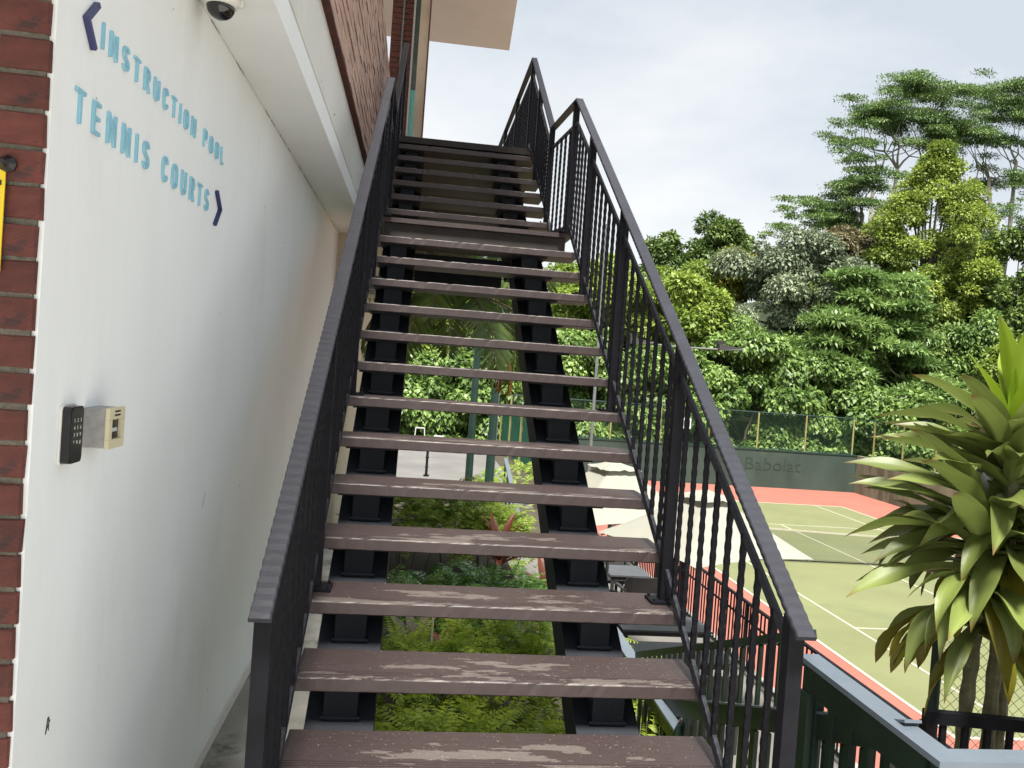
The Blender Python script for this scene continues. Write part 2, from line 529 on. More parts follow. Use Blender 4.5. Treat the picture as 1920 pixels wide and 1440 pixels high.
# ================================================================== SETTING
ZC = -3.93
G, H = 0.26547, 0.17
K = H / G
structure(MB().box(-240, 320, -120, 330, ZC - 0.40, ZC - 0.06).build('ground', 'undergrowth'))
structure(MB().box(-40, 3.80, -30, 40.5, ZC - 0.3, -2.62).build('terrace_ground', 'soil'))
structure(MB().box(0.62, 3.86, 3.2, 17.0, ZC - 0.2, -2.60).build('patio', 'paving'))
structure(MB().box(-14, 2.6, 21.0, 36.5, ZC - 0.2, -2.588).build('driveway', 'asphalt'))
structure(MB().box(-14, 0.34, -18, -0.42, -3.2, -0.34).build('entrance_landing', 'bounce_paving'))
structure(MB().box(0.342, 12, -18, -0.42, -3.2, -0.345).build('bounce_forecourt', 'bounce_paving'))  # unseen ground added to throw sunlight back onto the white wall
structure(MB().box(-1.828, -1.395, -0.418, 5.4, -3.2, -0.342).build('apron', 'concrete'))
structure(MB().box(-1.392, 0.40, 0.3, 10.6, -3.2, -1.30).build('planting_bed', 'soil'))

# tennis court, long axis almost along Y
CA = -0.00827
def CT(u, v, z=0.0):
    c, s = math.cos(CA), math.sin(CA)
    return (7.8656 + u * c - v * s, 21.5253 + u * s + v * c, ZC + z)
def sheet(name, u0, u1, v0, v1, z, m):
    b = MB()
    p = [CT(u0, v0, z), CT(u1, v0, z), CT(u1, v1, z), CT(u0, v1, z)]
    q = [CT(u0, v0, z - 0.003), CT(u1, v0, z - 0.003), CT(u1, v1, z - 0.003), CT(u0, v1, z - 0.003)]
    b.quad_box(q + p)
    return structure(b.build(name, m))
sheet('court_surround', -4.2, 14.6, -24, 17.35, 0.0, 'court_red')
sheet('tennis_court', 0, 10.97, -11.885, 11.885, 0.005, 'court_green')
cl = structure(MB().build('court_markings', 'line_white')) if False else None
def line(u0, v0, u1, v1, w=0.06):
    b = MB()
    if abs(u0 - u1) < 1e-6:
        r = (u0 - w / 2, u0 + w / 2, v0, v1)
    else:
        r = (u0, u1, v0 - w / 2, v0 + w / 2)
    z = 0.009
    c = [(r[0], r[2]), (r[1], r[2]), (r[1], r[3]), (r[0], r[3])]
    b.quad_box([CT(*p, z - 0.002) for p in c] + [CT(*p, z) for p in c])
    return structure(b.build('court_line', 'line_white'))
hw = 0.04
for u in (0, 10.97):
    line(u, -11.885 - hw, u, 11.885 + hw, 0.075)
for v in (-11.885, 11.885):
    line(hw, v, 10.97 - hw, v, 0.09)
for u in (1.372, 9.598):
    line(u, -11.84, u, 11.84, 0.06)
for v in (-6.40, 6.40):
    line(1.402, v, 9.568, v, 0.06)
line(5.485, -6.37, 5.485, 6.37, 0.06)

# hillside behind the court
nx, ny = 60, 36
gx = np.linspace(-60, 130, nx); gy = np.linspace(41.5, 150, ny)
GX, GY = np.meshgrid(gx, gy)
rise = np.clip((GY - 42) / 26, 0, 1)
GZ = -4.2 + rise ** 0.9 * (9.0 + np.clip((GX - 8) / 30, 0, 1) * 5) + np.clip(GY - 68, 0, 200) * 0.05
GZ += RNG.normal(0, 0.35, GZ.shape) * rise
GZ[:, GX[0] < -2] -= 2.0
V = np.stack([GX, GY, GZ], -1).reshape(-1, 3)
F = [(j * nx + i, j * nx + i + 1, (j + 1) * nx + i + 1, (j + 1) * nx + i) for j in range(ny - 1) for i in range(nx - 1)]
structure(put('hillside', np_mesh('hillside', V, F, smooth=True), 'undergrowth'))

# ================================================================== CLUBHOUSE
bld = thing('clubhouse', (-1.9, 2, -0.34), 'white rendered clubhouse wall with brick corner pier and brick storey above', 'building')
XW = -1.83
MB().box(-2.04, XW, -0.352, 5.40, -0.8, 2.488).build('wall', 'plaster', bld, label='smooth white rendered ground floor wall')
MB().box(-9, -2.042, -0.30, 5.35, -3.2, 3.0).build('core_light_block', 'plaster', bld)  # unseen solid mass, added to stop light coming from behind
MB().box(XW + 0.001, XW + 0.010, -0.35, 5.39, -0.341, -0.285).build('skirting', 'skirting', bld)
MB().box(-2.04, -1.585, -0.352, 5.40, 2.491, 2.600).build('beam', 'plaster', bld)
MB().box(-2.04, -1.616, -0.351, 5.399, 2.6005, 2.650).build('beam_groove', 'plaster_dull', bld)
MB().box(-2.04, -1.600, -0.352, 5.40, 2.6505, 3.005).build('beam_face', 'plaster_dull', bld, label='duller upper face of the beam')
# ragged joint where the wall meets the beam
jn = MB()
yj = -0.3
while yj < 5.2:
    l_ = random.uniform(0.02, 0.16)
    if random.random() < 0.45:
        w0, w1 = random.uniform(0.001, 0.004), random.uniform(0.001, 0.005)
        jn.prism([(yj, -w0), (yj + l_ * .5, -w1 - .001), (yj + l_, -w0 * .6), (yj + l_, 0.0012), (yj, 0.0012)], (XW + 0.0004, 0, 2.4895), (0, 1, 0), (0, 0, 1), (1, 0, 0), 0.0009)
    yj += l_
jn.build('joint_crack', 'concrete', bld)
for (yy, zz, w_) in ((1.05, 2.72, 0.03), (0.86, 2.80, 0.016), (2.5, 2.70, 0.04), (3.4, 2.84, 0.02), (1.9, 2.68, 0.015)):
    MB().prism([(0, 0), (w_, w_ * .3), (w_ * 1.1, w_ * .55), (w_ * .2, w_ * .3)], (-1.5998, yy, zz), (0, 1, 0), (0, 0, 1), (1, 0, 0), 0.001).build('chip', 'mortar_dark', bld)
MB().box(-1.829, -1.38, 5.402, 5.55, 1.93, 2.487).build('end_wall', 'cream_paint', bld)
MB().box(-2.04, -1.83, 5.402, 5.50, -0.6, 1.93).build('end_pier', 'cream_paint', bld)
# louvre strips at the foot of the end wall
for k in range(3):
    MB().box(-1.80, -1.40, 5.36, 5.40, 1.955 + 0.035 * k, 1.967 + 0.035 * k).build('louvre', 'timber_grey', bld)

# corner pier of dark red brick facing the camera, each brick a piece
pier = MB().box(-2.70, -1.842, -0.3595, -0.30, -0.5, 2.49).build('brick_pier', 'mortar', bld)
def brick_mesh(name, L, Hh, D, seed):
    rn = random.Random(seed)
    b = MB()
    e = 0.003
    j = lambda a: a + rn.uniform(-0.0018, 0.0018)
    p = [(0, 0), (L, 0), (L, Hh), (0, Hh)]
    outer = [(j(x), D, j(z)) for x, z in p]
    inner = [(j(x + (e if x == 0 else -e)), j(0), j(z + (e if z == 0 else -e))) for x, z in p]
    rim = [(x, e * 1.2, z) for (x, y, z) in outer]
    b.v = outer + rim + inner
    for k in range(4):
        m = (k + 1) % 4
        b.f.append((k, m, 4 + m, 4 + k)); b.f.append((4 + k, 4 + m, 8 + m, 8 + k))
    b.f.append((8, 9, 10, 11)); b.f.append((3, 2, 1, 0))
    return b.mesh(name)
CH = 0.0752
stretch_m = [brick_mesh('brick', 0.206, 0.0650, 0.05, s) for s in range(5)]
head_m = [brick_mesh('brick', 0.0975, 0.0650, 0.05, 10 + s) for s in range(5)]
for me in stretch_m + head_m:
    me.materials.append(MAT['brick'])
for c in range(38):
    z = -0.42 + c * CH
    x1 = XW - 0.006 + random.uniform(-0.004, 0.003)
    first = head_m if c % 2 else stretch_m
    w = 0.0975 if c % 2 else 0.206
    x = x1 - w
    k = 0
    while x > -2.75:
        me = random.choice(first if k == 0 else stretch_m)
        ww = (w if k == 0 else 0.206)
        put('brick', me, None, pier, loc=(x, -0.364 + random.uniform(-0.003, 0.003), z + random.uniform(-0.002, 0.002)), rot=(0, random.uniform(-0.006, 0.006), 0))
        x -= 0.206 + 0.0115
        k += 1
        if k > 2:
            break
# brick storey above: courses run away from the camera
MB().box(-2.0, -1.590, -1.4, 8.0, 3.010, 4.565).build('upper_wall', 'mortar_dark', bld)
MB().box(-9, -2.045, -1.9, -0.31, 2.495, 4.56).build('storey_sun_block', 'plaster', bld)  # unseen box added to keep the sun off the brick pier
MB().box(-2.043, -1.58, -1.9, -1.402, 2.495, 4.56).build('storey_sun_block', 'plaster', bld)  # second box of the same unseen sun blocker
bb = MB()
rnd = random.Random(3)
CU = 0.0745
for c in range(21):
    y = -1.4 - (0.112 if c % 2 else 0)
    while y < 7.98:
        y0, y1 = max(y, -1.4), min(y + 0.219, 8.0)
        d = rnd.uniform(-0.004, 0.004)
        if y1 - y0 > 0.03:
            bb.box(-1.60, -1.562 + d, y0, y1, 3.0045 + c * CU + rnd.uniform(-0.002, 0.002), 3.0045 + c * CU + 0.059 + rnd.uniform(-0.002, 0.002))
        y += 0.224
stuff(bb.build('brickwork', 'brick_lit', bld))
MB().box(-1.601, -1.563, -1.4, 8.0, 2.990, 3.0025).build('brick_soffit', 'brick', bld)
# far end of the upper floor: brick pier with conduit, glazed strip, rendered pier, roof slab
mm = MB().box(-1.70, -1.41, 9.32, 9.7, 3.4, 6.998).build('upper_pier', 'mortar', bld)
bq = MB()
for c in range(47):
    z = 3.42 + c * CH
    xx = -1.70 - (0.11 if c % 2 else 0)
    while xx < -1.42:
        a0, a1 = max(xx, -1.70), min(xx + 0.212, -1.41)
        if a1 - a0 > 0.02:
            bq.box(a0, a1, 9.30 + rnd.uniform(-0.006, 0.002), 9.34, z, z + 0.062)
        xx += 0.224
stuff(bq.build('pier_brickwork', 'brick', mm))
MB().tube([(-1.555, 9.285, 3.5), (-1.540, 9.285, 6.99)], 0.014, 6).build('conduit', 'galvanised', mm)
MB().box(-1.409, -1.384, 9.25, 9.4, 3.5, 6.998).build('glazing_frame', 'white_metal', bld)
MB().box(-1.383, -1.312, 9.28, 9.34, 5.10, 6.998).build('glazing', 'dark_glass', bld)
MB().box(-1.383, -1.312, 9.28, 9.34, 3.5, 5.095).build('glazing', 'glass_teal_reflection', bld)
MB().box(-1.310, -1.178, 8.95, 9.4, 3.5, 6.998).build('rendered_pier', 'pier_tan', bld)
MB().box(-1.190, -1.174, 8.94, 9.41, 3.5, 6.997).build('pier_edge', 'brick', bld)
rf = MB().prism([(-7, 2.2), (-0.33, 2.2), (0.21, 12.43), (-7, 12.43)], (0, 0, 7.0), (1, 0, 0), (0, 1, 0), (0, 0, 1), 0.28).build('roof_slab', 'roof_soffit_paint', bld)  # unseen near end extended to shade the upper flight
MB().box(-6, -0.02, 5.93, 16.5, 3.28, 3.48).build('terrace_slab', 'dark_slab', bld)
MB().box(-1.5, -0.15, 16.25, 16.45, 3.02, 3.278).build('slab_edge_beam', 'plaster_dull', bld)
# the storey behind the lower wall, seen only as shade between the treads
MB().box(-7, -2.05, 5.6, 16.0, -3.2, 3.27).build('rear_wall', 'cream_paint', bld)

# ================================================================== STAIRCASE
st = thing('steel_staircase', (-0.69, 0, -0.34), 'straight black steel staircase with worn brown timber treads beside the white wall', 'staircase')
def tread_mesh(w, seed):
    rn = random.Random(seed)
    T, D = 0.047, 0.27
    # profile (y,z), front at y=-D/2; three shallow grooves near the nosing
    pr = [(-D / 2 + 0.004, -T), (-D / 2, -T + 0.004), (-D / 2, -0.004), (-D / 2 + 0.004, 0)]
    for gy_ in (-0.104, -0.090, -0.076):
        pr += [(gy_ - 0.002, 0), (gy_ - 0.0015, -0.004), (gy_ + 0.0015, -0.004), (gy_ + 0.002, 0)]
    pr += [(D / 2 - 0.004, 0), (D / 2, -0.004), (D / 2, -T + 0.004), (D / 2 - 0.004, -T)]
    n = 56
    v, f = [], []
    m = len(pr)
    for i in range(n + 1):
        x = -w / 2 + w * i / n
        ch = rn.uniform(0, 0.0022) * (1 if rn.random() < 0.75 else 2.2)
        for k, (y, z) in enumerate(pr):
            if k in (2, 3):
                y, z = y + (ch if k == 2 else 0), z - ch * 0.8
            if k in (0, 1):
                z += rn.uniform(-0.0008, 0.0008)
            v.append((x, y, z))
    for i in range(n):
        for k in range(m):
            q = (k + 1) % m
            f.append((i * m + k, i * m + q, (i + 1) * m + q, (i + 1) * m + k))
    f.append(tuple(range(m))); f.append(tuple(n * m + k for k in range(m))[::-1])
    me = bpy.data.meshes.new('tread')
    me.from_pydata(v, [], f); me.update()
    me.materials.append(MAT['tread'])
    return me
tm1 = [tread_mesh(1.38, s) for s in range(4)]
tm2 = [tread_mesh(1.31, 20 + s) for s in range(2)]
br = MB()
br.box(-0.118, 0.118, -0.105, 0.118, -0.056, -0.0475)
br.box(-0.055, 0.055, -0.075, 0.035, -0.165, -0.056)
br.box(-0.065, 0.065, -0.080, 0.040, -0.158, -0.150)
brm = br.mesh('bracket'); brm.materials.append(MAT['stringer_paint'])
SX = (-1.2275, -0.320)
for i in range(-1, 14):
    t = put('tread', tm1[i % 4], None, st, loc=(-0.69, i * G + 0.135, i * H))
    for sx in SX:
        put('bracket', brm, None, t, loc=(sx, i * G + 0.135, i * H))
Y15 = 14 * G + 0.5852
for k in range(6):
    i = 15 + k
    y = Y15 + k * G
    t = put('tread', tm2[k % 2], None, st, loc=(-0.725, y + 0.135, i * H))
    for sx in (-1.2275, -0.36):
        put('bracket', brm, None, t, loc=(sx, y + 0.135, i * H))
# half landing: three boards on a frame
for k in range(3):
    y0 = 14 * G + k * 0.275
    MB().box(-1.38, 0.0, y0, y0 + 0.268, 14 * H - 0.032, 14 * H + 0.001 * (k % 2)).build('landing_board', 'tread', st)
MB().box(-1.345, -0.04, 14 * G + 0.03, 14 * G + 0.06, 14 * H - 0.16, 14 * H - 0.034).build('landing_frame', 'grooved_dark', st)
MB().box(-1.115, -0.43, 4.32, 4.40, 1.98, 2.16).build('cross_beam', 'stringer_paint', st)
MB().box(-1.115, -0.43, 3.86, 3.90, 2.06, 2.16).build('cross_beam', 'stringer_paint', st)
MB().box(-1.40, -0.06, 14 * G + 0.5852 + 6 * G, 14 * G + 0.5852 + 6 * G + 0.30, 3.485, 3.545).build('top_board', 'grooved_dark', st)
def stringer(x0, x1, pts, depth=0.19):
    b = MB()
    poly = [(y, z) for y, z in pts] + [(y, z - depth) for y, z in reversed(pts)]
    b.prism(poly, (x0, 0, 0), (0, 1, 0), (0, 0, 1), (1, 0, 0), x1 - x0)
    return b.build('stringer', 'stringer_paint', st)
s_pts = [(-0.30, K * -0.30 - 0.21), (3.80, K * 3.80 - 0.21), (4.18, K * 3.80 - 0.21), (6.1, K * 3.80 - 0.21 + K * 1.92)]
s_pts[3] = (5.95, 2.55 + K * (5.95 - Y15) - 0.21)
s_pts[2] = (Y15 - (2.55 - 0.21 - s_pts[1][1]) / K, s_pts[1][1])
stringer(-1.340, -1.115, s_pts)
stringer(-0.430, -0.210, s_pts)

# ---- railings: hammered flat bars, twisted balusters
def hammered(name, a, b, w, h, parent, period=0.036, m='rail_paint', seed=0):
    rn = random.Random(seed)
    a, b = Vector(a), Vector(b)
    d = b - a
    n = max(4, int(d.length / (period / 2)))
    dn = d.normalized()
    x = dn.cross(Vector((0, 0, 1))).normalized()
    y = x.cross(dn)
    v, f = [], []
    for i in range(n + 1):
        p = a + d * (i / n)
        e = (0.93 if i % 2 else 1.0) + rn.uniform(-0.012, 0.012)
        if i in (0, n):
            e = 1.0
        hh = h * (1.0 if i % 2 else 0.93) / 2
        ww = w / 2 * e
        for sx, sy in ((-1, -1), (1, -1), (1, 0.55), (0.88, 1), (-0.88, 1), (-1, 0.55)):
            v.append(tuple(p + x * sx * ww + y * sy * hh))
    for i in range(n):
        for k in range(6):
            q = (k + 1) % 6
            f.append((i * 6 + k, i * 6 + q, (i + 1) * 6 + q, (i + 1) * 6 + k))
    f.append((5, 4, 3, 2, 1, 0)); f.append(tuple(n * 6 + k for k in range(6)))
    bb = MB(); bb.v, bb.f = v, f
    return bb.build(name, m, parent)
def baluster_mesh():
    v, f = [], []
    n = 66
    rn = random.Random(5)
    for i in range(n + 1):
        z = i / n
        a = math.radians(45) + math.radians(45) * i * 0.5
        r = 0.0112 * (1.0 + (0.075 if (i % 4) in (1, 2) else -0.03)) + rn.uniform(-0.0003, 0.0003)
        for k in range(4):
            t = a * 0 + math.radians(45) + math.pi / 2 * k + 0.10 * math.sin(i * math.pi / 2)
            v.append((r * math.cos(t), r * math.sin(t), z))
    for i in range(n):
        for k in range(4):
            q = (k + 1) % 4
            f.append((i * 4 + k, i * 4 + q, (i + 1) * 4 + q, (i + 1) * 4 + k))
    bb = MB(); bb.v, bb.f = v, f
    me = bb.mesh('baluster')
    me.materials.append(MAT['black_paint'])
    return me
bal = baluster_mesh()
plate_b = MB().box(-0.05, 0.05, -0.05, 0.05, 0.001, 0.012)
for sx in (-1, 1):
    for sy in (-1, 1):
        plate_b.tube([(sx * 0.037, sy * 0.037, 0.012), (sx * 0.037, sy * 0.037, 0.022)], 0.006, 6)
plate = plate_b.mesh('base_plate'); plate.materials.append(MAT['black_paint'])

def interp(path, y):
    for (y0, z0), (y1, z1) in zip(path, path[1:]):
        if y0 <= y <= y1:
            return z0 + (z1 - z0) * (y - y0) / (y1 - y0)
    return path[-1][1] if y > path[-1][0] else path[0][1]
HR = [(-0.19, 0.752), (3.62, 3.315), (4.40, 3.322), (6.0, 4.47), (9.9, 4.47)]
LR = [(-0.13, 0.690), (3.62, 3.146), (4.40, 3.160), (6.0, 4.31), (9.9, 4.31)]
BR = [(-0.15, -0.086), (3.66, 2.415), (4.22, 2.45), (4.30, 2.565), (5.90, 3.585), (9.9, 3.60)]
def railing(side):
    if side > 0:
        X = lambda y: -0.035 if y < 3.7 else (-0.093 if y > 4.3 else -0.035 - 0.058 * (y - 3.7) / 0.6)
    else:
        X = lambda y: -1.378 + 0.018 * min(max(y, 0) / 3.6, 1.0)
    for nm, path, w, h in (('handrail', HR, 0.054, 0.015), ('lower_rail', LR, 0.014, 0.030), ('bottom_rail', BR, 0.016, 0.036)):
        for k, ((y0, z0), (y1, z1)) in enumerate(zip(path, path[1:])):
            if side < 0 and y0 > 5.8:
                continue
            hammered(nm, (X(y0), y0, z0), (X(y1), y1, z1), w, h, st, seed=k + (side > 0) * 10)
    posts = [-0.12, 0.95, 2.03, 3.00, 3.70, 4.42, 5.30, 6.02, 7.3, 8.6, 9.86]
    if side < 0:
        posts = posts[:8]
    for y in posts:
        if y < 3.65:
            zb = math.floor(y / G) * H
        elif y < 4.6:
            zb = 14 * H if y < Y15 else 15 * H
        elif y < 5.9:
            zb = (15 + math.floor((y - Y15) / G)) * H
        else:
            zb = 3.50
        zt = interp(HR, y) - 0.010
        w = 0.021
        p = MB().box(X(y) - w, X(y) + w, y - w, y + w, zb + 0.002, zt).build('post', 'black_paint', st)
        put('base_plate', plate, None, p, loc=(X(y) - 0.012 * side, y, zb))
    for y0, y1 in zip(posts, posts[1:]):
        n = max(3, int(round((y1 - y0) / 0.118)) - 1)
        for k in range(1, n + 1):
            y = y0 + (y1 - y0) * k / (n + 1)
            z0, z1 = interp(BR, y), interp(LR, y)
            put('baluster', bal, None, st, loc=(X(y), y, z0), rot=(0, 0, random.uniform(-0.1, 0.1)), scale=(1, 1, z1 - z0))
railing(1)
railing(-1)

# ================================================================== WALL SIGN
def ribbon(pts, s, closed=False):
    """centreline -> list of quads (left/right offset by s/2)"""
    P = [Vector((x, y)) for x, y in pts]
    n = len(P)
    Lr, Rr = [], []
    for i in range(n):
        if closed:
            a, c = P[(i - 1) % n], P[(i + 1) % n]
        else:
            a, c = P[max(i - 1, 0)], P[min(i + 1, n - 1)]
        d1 = (P[i] - a).normalized() if (P[i] - a).length > 1e-9 else (c - P[i]).normalized()
        d2 = (c - P[i]).normalized() if (c - P[i]).length > 1e-9 else d1
        t = (d1 + d2).normalized()
        nn = Vector((-t.y, t.x))
        m = min(1.0 / max(0.35, nn.dot(Vector((-d1.y, d1.x)))), 2.0)
        Lr.append(P[i] + nn * s / 2 * m); Rr.append(P[i] - nn * s / 2 * m)
    return Lr, Rr
def arc(cx, cy, rx, ry, a0, a1, n=10):
    return [(cx + rx * math.cos(math.radians(a0 + (a1 - a0) * i / n)), cy + ry * math.sin(math.radians(a0 + (a1 - a0) * i / n))) for i in range(n + 1)]
SW = 0.112
def glyph(ch):
    """strokes in a box of height 1: ('r', pts, closed) ribbons and ('p', polygon) plates; returns width"""
    s, h = SW, SW / 2
    if ch == 'I':
        return s, [('p', [(0, 0), (s, 0), (s, 1), (0, 1)])]
    if ch == 'N':
        w = 0.66
        return w, [('p', [(0, 0), (s, 0), (s, 1), (0, 1)]), ('p', [(w - s, 0), (w, 0), (w, 1), (w - s, 1)]), ('p', [(s + .002, 1), (s + .002, 0.60), (w - s - .002, 0), (w - s - .002, 0.40)])]
    if ch == 'T':
        w = 0.60
        return w, [('p', [(0, 1 - s), (w, 1 - s), (w, 1), (0, 1)]), ('p', [(w / 2 - h, 0), (w / 2 + h, 0), (w / 2 + h, 1 - s - .002), (w / 2 - h, 1 - s - .002)])]
    if ch == 'E':
        w = 0.52
        return w, [('p', [(0, 0), (s, 0), (s, 1), (0, 1)])] + [('p', [(s + .002, y), (w - d, y), (w - d, y + s), (s + .002, y + s)]) for y, d in ((0, 0), (0.5 - h, .05), (1 - s, 0))]
    if ch == 'L':
        w = 0.48
        return w, [('p', [(0, 0), (s, 0), (s, 1), (0, 1)]), ('p', [(s + .002, 0), (w, 0), (w, s), (s + .002, s)])]
    if ch == 'U':
        w = 0.62
        return w, [('r', [(h, 1)] + [(h, 0.32)] + arc(w / 2, 0.32, w / 2 - h, 0.32 - h, 180, 360) + [(w - h, 1)], False)]
    if ch == 'O':
        w = 0.64
        return w, [('r', arc(w / 2, 0.66, w / 2 - h, 0.34 - h, 0, 180) + arc(w / 2, 0.34, w / 2 - h, 0.34 - h, 180, 360), True)]
    if ch == 'C':
        w = 0.60
        return w, [('r', arc(w / 2, 0.66, w / 2 - h, 0.34 - h, 12, 180) + arc(w / 2, 0.34, w / 2 - h, 0.34 - h, 180, 348), False)]
    if ch == 'S':
        w = 0.58
        r = w / 2 - h
        up_ = arc(w / 2, 0.72, r, 0.28 - h, 15, 215, 12)
        dn_ = arc(w / 2, 0.28, r, 0.28 - h, 35, -165, 12)
        return w, [('r', up_ + dn_, False)]
    if ch in 'PR':
        w = 0.60
        q = 0.42 if ch == 'P' else 0.45
        rr = (1 - q) / 2 - h / 2 - h / 2
        cy = (1 - h + q + h) / 2
        ry = (1 - h - q - h) / 2
        out = [('p', [(0, 0), (s, 0), (s, 1), (0, 1)]), ('r', [(s + .002, 1 - h), (w - ry - h, 1 - h)] + arc(w - ry - h, cy, ry, ry, 90, -90)[1:-1] + [(w - ry - h, q + h), (s + .002, q + h)], False)]
        if ch == 'R':
            out.append(('p', [(0.26, q - .002), (w - s - .02, 0), (w + .01, 0), (0.26 + s, q - .002)]))
        return w, out
    return 0.3, []
def letter(ch, y, z, h, parent, depth=0.007, m='letter_blue', sy=1.0):
    w, parts = glyph(ch)
    b = MB()
    ex, ey, ez = Vector((0, 1, 0)) * h * sy, Vector((0, 0, 1)) * h, Vector((1, 0, 0))
    p0 = Vector((XW + 0.0005, y, z))
    for pt in parts:
        if pt[0] == 'p':
            b.prism(pt[1], p0, ex, ey, ez, depth)
        else:
            Lr, Rr = ribbon(pt[1], SW, pt[2])
            n = len(Lr)
            for i in range(n if pt[2] else n - 1):
                j = (i + 1) % n
                base = len(b.v)
                for d in (0, depth):
                    for q in (Rr[i], Rr[j], Lr[j], Lr[i]):
                        b.v.append(tuple(p0 + ex * q.x + ey * q.y + ez * d))
                b.f.append((base + 4, base + 5, base + 6, base + 7))
                b.f.append((base, base + 1, base + 5, base + 4))
                b.f.append((base + 2, base + 3, base + 7, base + 6))
                if not pt[2] and i == 0:
                    b.f.append((base + 3, base, base + 4, base + 7))
                if not pt[2] and i == n - 2:
                    b.f.append((base + 1, base + 2, base + 6, base + 5))
    if b.v:
        b.build('letter', m, parent)
    return w * h * sy
def text_line(txt, y0, y1, z, h, parent, zslope=0.0):
    ws = [glyph(c)[0] if c != ' ' else 0.36 for c in txt]
    gap = 0.60
    tot = sum(ws) + gap * (len(txt) - 1)
    sy = (y1 - y0) / (tot * h)
    y = y0
    for c, w in zip(txt, ws):
        if c != ' ':
            letter(c, y, z + zslope * (y - y0), h, parent, sy=sy)
        y += (w + gap) * h * sy
sgn = thing('wall_lettering', (XW, 0.4, 2.05), 'raised pale blue letters reading INSTRUCTION POOL with navy arrow pointing left', 'sign')
text_line('INSTRUCTION POOL', -0.128, 1.055, 2.047, 0.060, sgn, 0.012)
sg2 = thing('wall_lettering', (XW, 0.3, 1.85), 'raised pale blue letters reading TENNIS COURTS with navy arrow pointing right', 'sign')
text_line('TENNIS COURTS', -0.250, 0.885, 1.846, 0.074, sg2, 0.008)
def chevron(tip, a, b, parent, t=0.014):
    tip, a, b = [Vector((p[0], p[1])) for p in (tip, a, b)]
    Lr, Rr = ribbon([a, tip, b], t)
    m = MB()
    for i in (0, 1):
        base = len(m.v)
        for d in (0.0005, 0.013):
            for q in (Rr[i], Rr[i + 1], Lr[i + 1], Lr[i]):
                m.v.append((XW + d, q.x, q.y))
        m.f += [(base + 4, base + 5, base + 6, base + 7), (base, base + 1, base + 5, base + 4), (base + 2, base + 3, base + 7, base + 6)]
        m.f.append((base + 3, base, base + 4, base + 7) if i == 0 else (base + 1, base + 2, base + 6, base + 5))
    m.build('arrow', 'letter_navy', parent)
chevron((-0.226, 2.076), (-0.172, 2.128), (-0.178, 2.026), sgn, 0.012)
chevron((1.050, 1.893), (0.985, 1.948), (0.985, 1.826), sg2, 0.012)

def text_mesh(name, txt, size, depth=0.0004):
    c = bpy.data.curves.new(name, 'FONT')
    c.body = txt; c.size = size; c.extrude = depth; c.align_x = 'CENTER'
    c.resolution_u = 2
    o = bpy.data.objects.new(name, c)
    COL.objects.link(o)
    bpy.context.view_layer.update()
    me = bpy.data.meshes.new_from_object(o.evaluated_get(bpy.context.evaluated_depsgraph_get()))
    bpy.data.objects.remove(o, do_unlink=True)
    return me

# ================================================================== WALL DEVICES
kp = thing('keypad', (XW, -0.19, 1.16), 'tall black door entry keypad with white digits on the white wall', 'keypad')
def rounded(y0, y1, z0, z1, r, x0, x1, name, m, parent):
    pts = []
    for cy, cz, a in ((y1 - r, z1 - r, 0), (y0 + r, z1 - r, 90), (y0 + r, z0 + r, 180), (y1 - r, z0 + r, 270)):
        pts += [(cy + r * math.cos(math.radians(a + t)), cz + r * math.sin(math.radians(a + t))) for t in (0, 30, 60, 90)]
    return MB().prism(pts, (x0, 0, 0), (0, 1, 0), (0, 0, 1), (1, 0, 0), x1 - x0).build(name, m, parent)
rounded(-0.229, -0.150, 1.093, 1.228, 0.010, XW + 0.0005, XW + 0.006, 'back_plate', 'device_white', kp)
rounded(-0.225, -0.155, 1.096, 1.224, 0.010, XW + 0.006, XW + 0.024, 'body', 'device_black', kp)
rounded(-0.222, -0.158, 1.100, 1.220, 0.009, XW + 0.024, XW + 0.0255, 'face', 'device_face', kp)
for r_, row in enumerate(('123', '456', '789', '*0#')):
    for c_, ch in enumerate(row):
        me = text_mesh('digit', ch, 0.0125)
        o = put('digit', me, 'key_print', kp, loc=(XW + 0.0262, -0.207 + 0.0165 * c_, 1.189 - 0.0165 * r_), rot=(math.pi / 2, 0, math.pi / 2))
bg = thing('break_glass_box', (XW, -0.05, 1.17), 'small cream emergency call box with grey sides beside the black keypad', 'call box')
MB().box(XW + 0.0005, XW + 0.052, -0.096, 0.000, 1.120, 1.214).build('body', 'device_grey', bg)
y0, y1, z0, z1 = -0.098, 0.002, 1.118, 1.216
for nm, a in (('front_frame', (y0, y1, 1.188, z1)), ('front_frame', (y0, y1, z0, 1.140)), ('front_frame', (y0, -0.080, 1.1405, 1.1875)), ('front_frame', (-0.018, y1, 1.1405, 1.1875))):
    MB().box(XW + 0.052, XW + 0.062, *a).build(nm, 'device_cream', bg)
MB().box(XW + 0.0521, XW + 0.054, -0.0795, -0.0185, 1.141, 1.187).build('window', 'device_black', bg)
MB().box(XW + 0.0541, XW + 0.0548, -0.072, -0.027, 1.157, 1.166).build('label_strip', 'key_print', bg)
for k in range(2):
    MB().box(XW + 0.0621, XW + 0.0625, -0.068, -0.030, 1.205 - 0.009 * k, 1.209 - 0.009 * k).build('print_mark', 'device_black', bg)
dc = thing('dome_camera', (-1.735, 0.62, 2.49), 'white security camera with black dome under the beam', 'camera')
MB().lathe([(0.058, 0), (0.060, -0.012), (0.052, -0.026), (0.046, -0.030)], (-1.752, 0.595, 2.4905), 28).build('housing', 'device_white', dc, True)
MB().lathe([(0.044, -0.028)] + [(0.044 * math.cos(math.radians(a)), -0.030 - 0.040 * math.sin(math.radians(a))) for a in range(0, 90, 10)], (-1.752, 0.595, 2.490), 28).build('dome', 'dome_glass', dc, True)
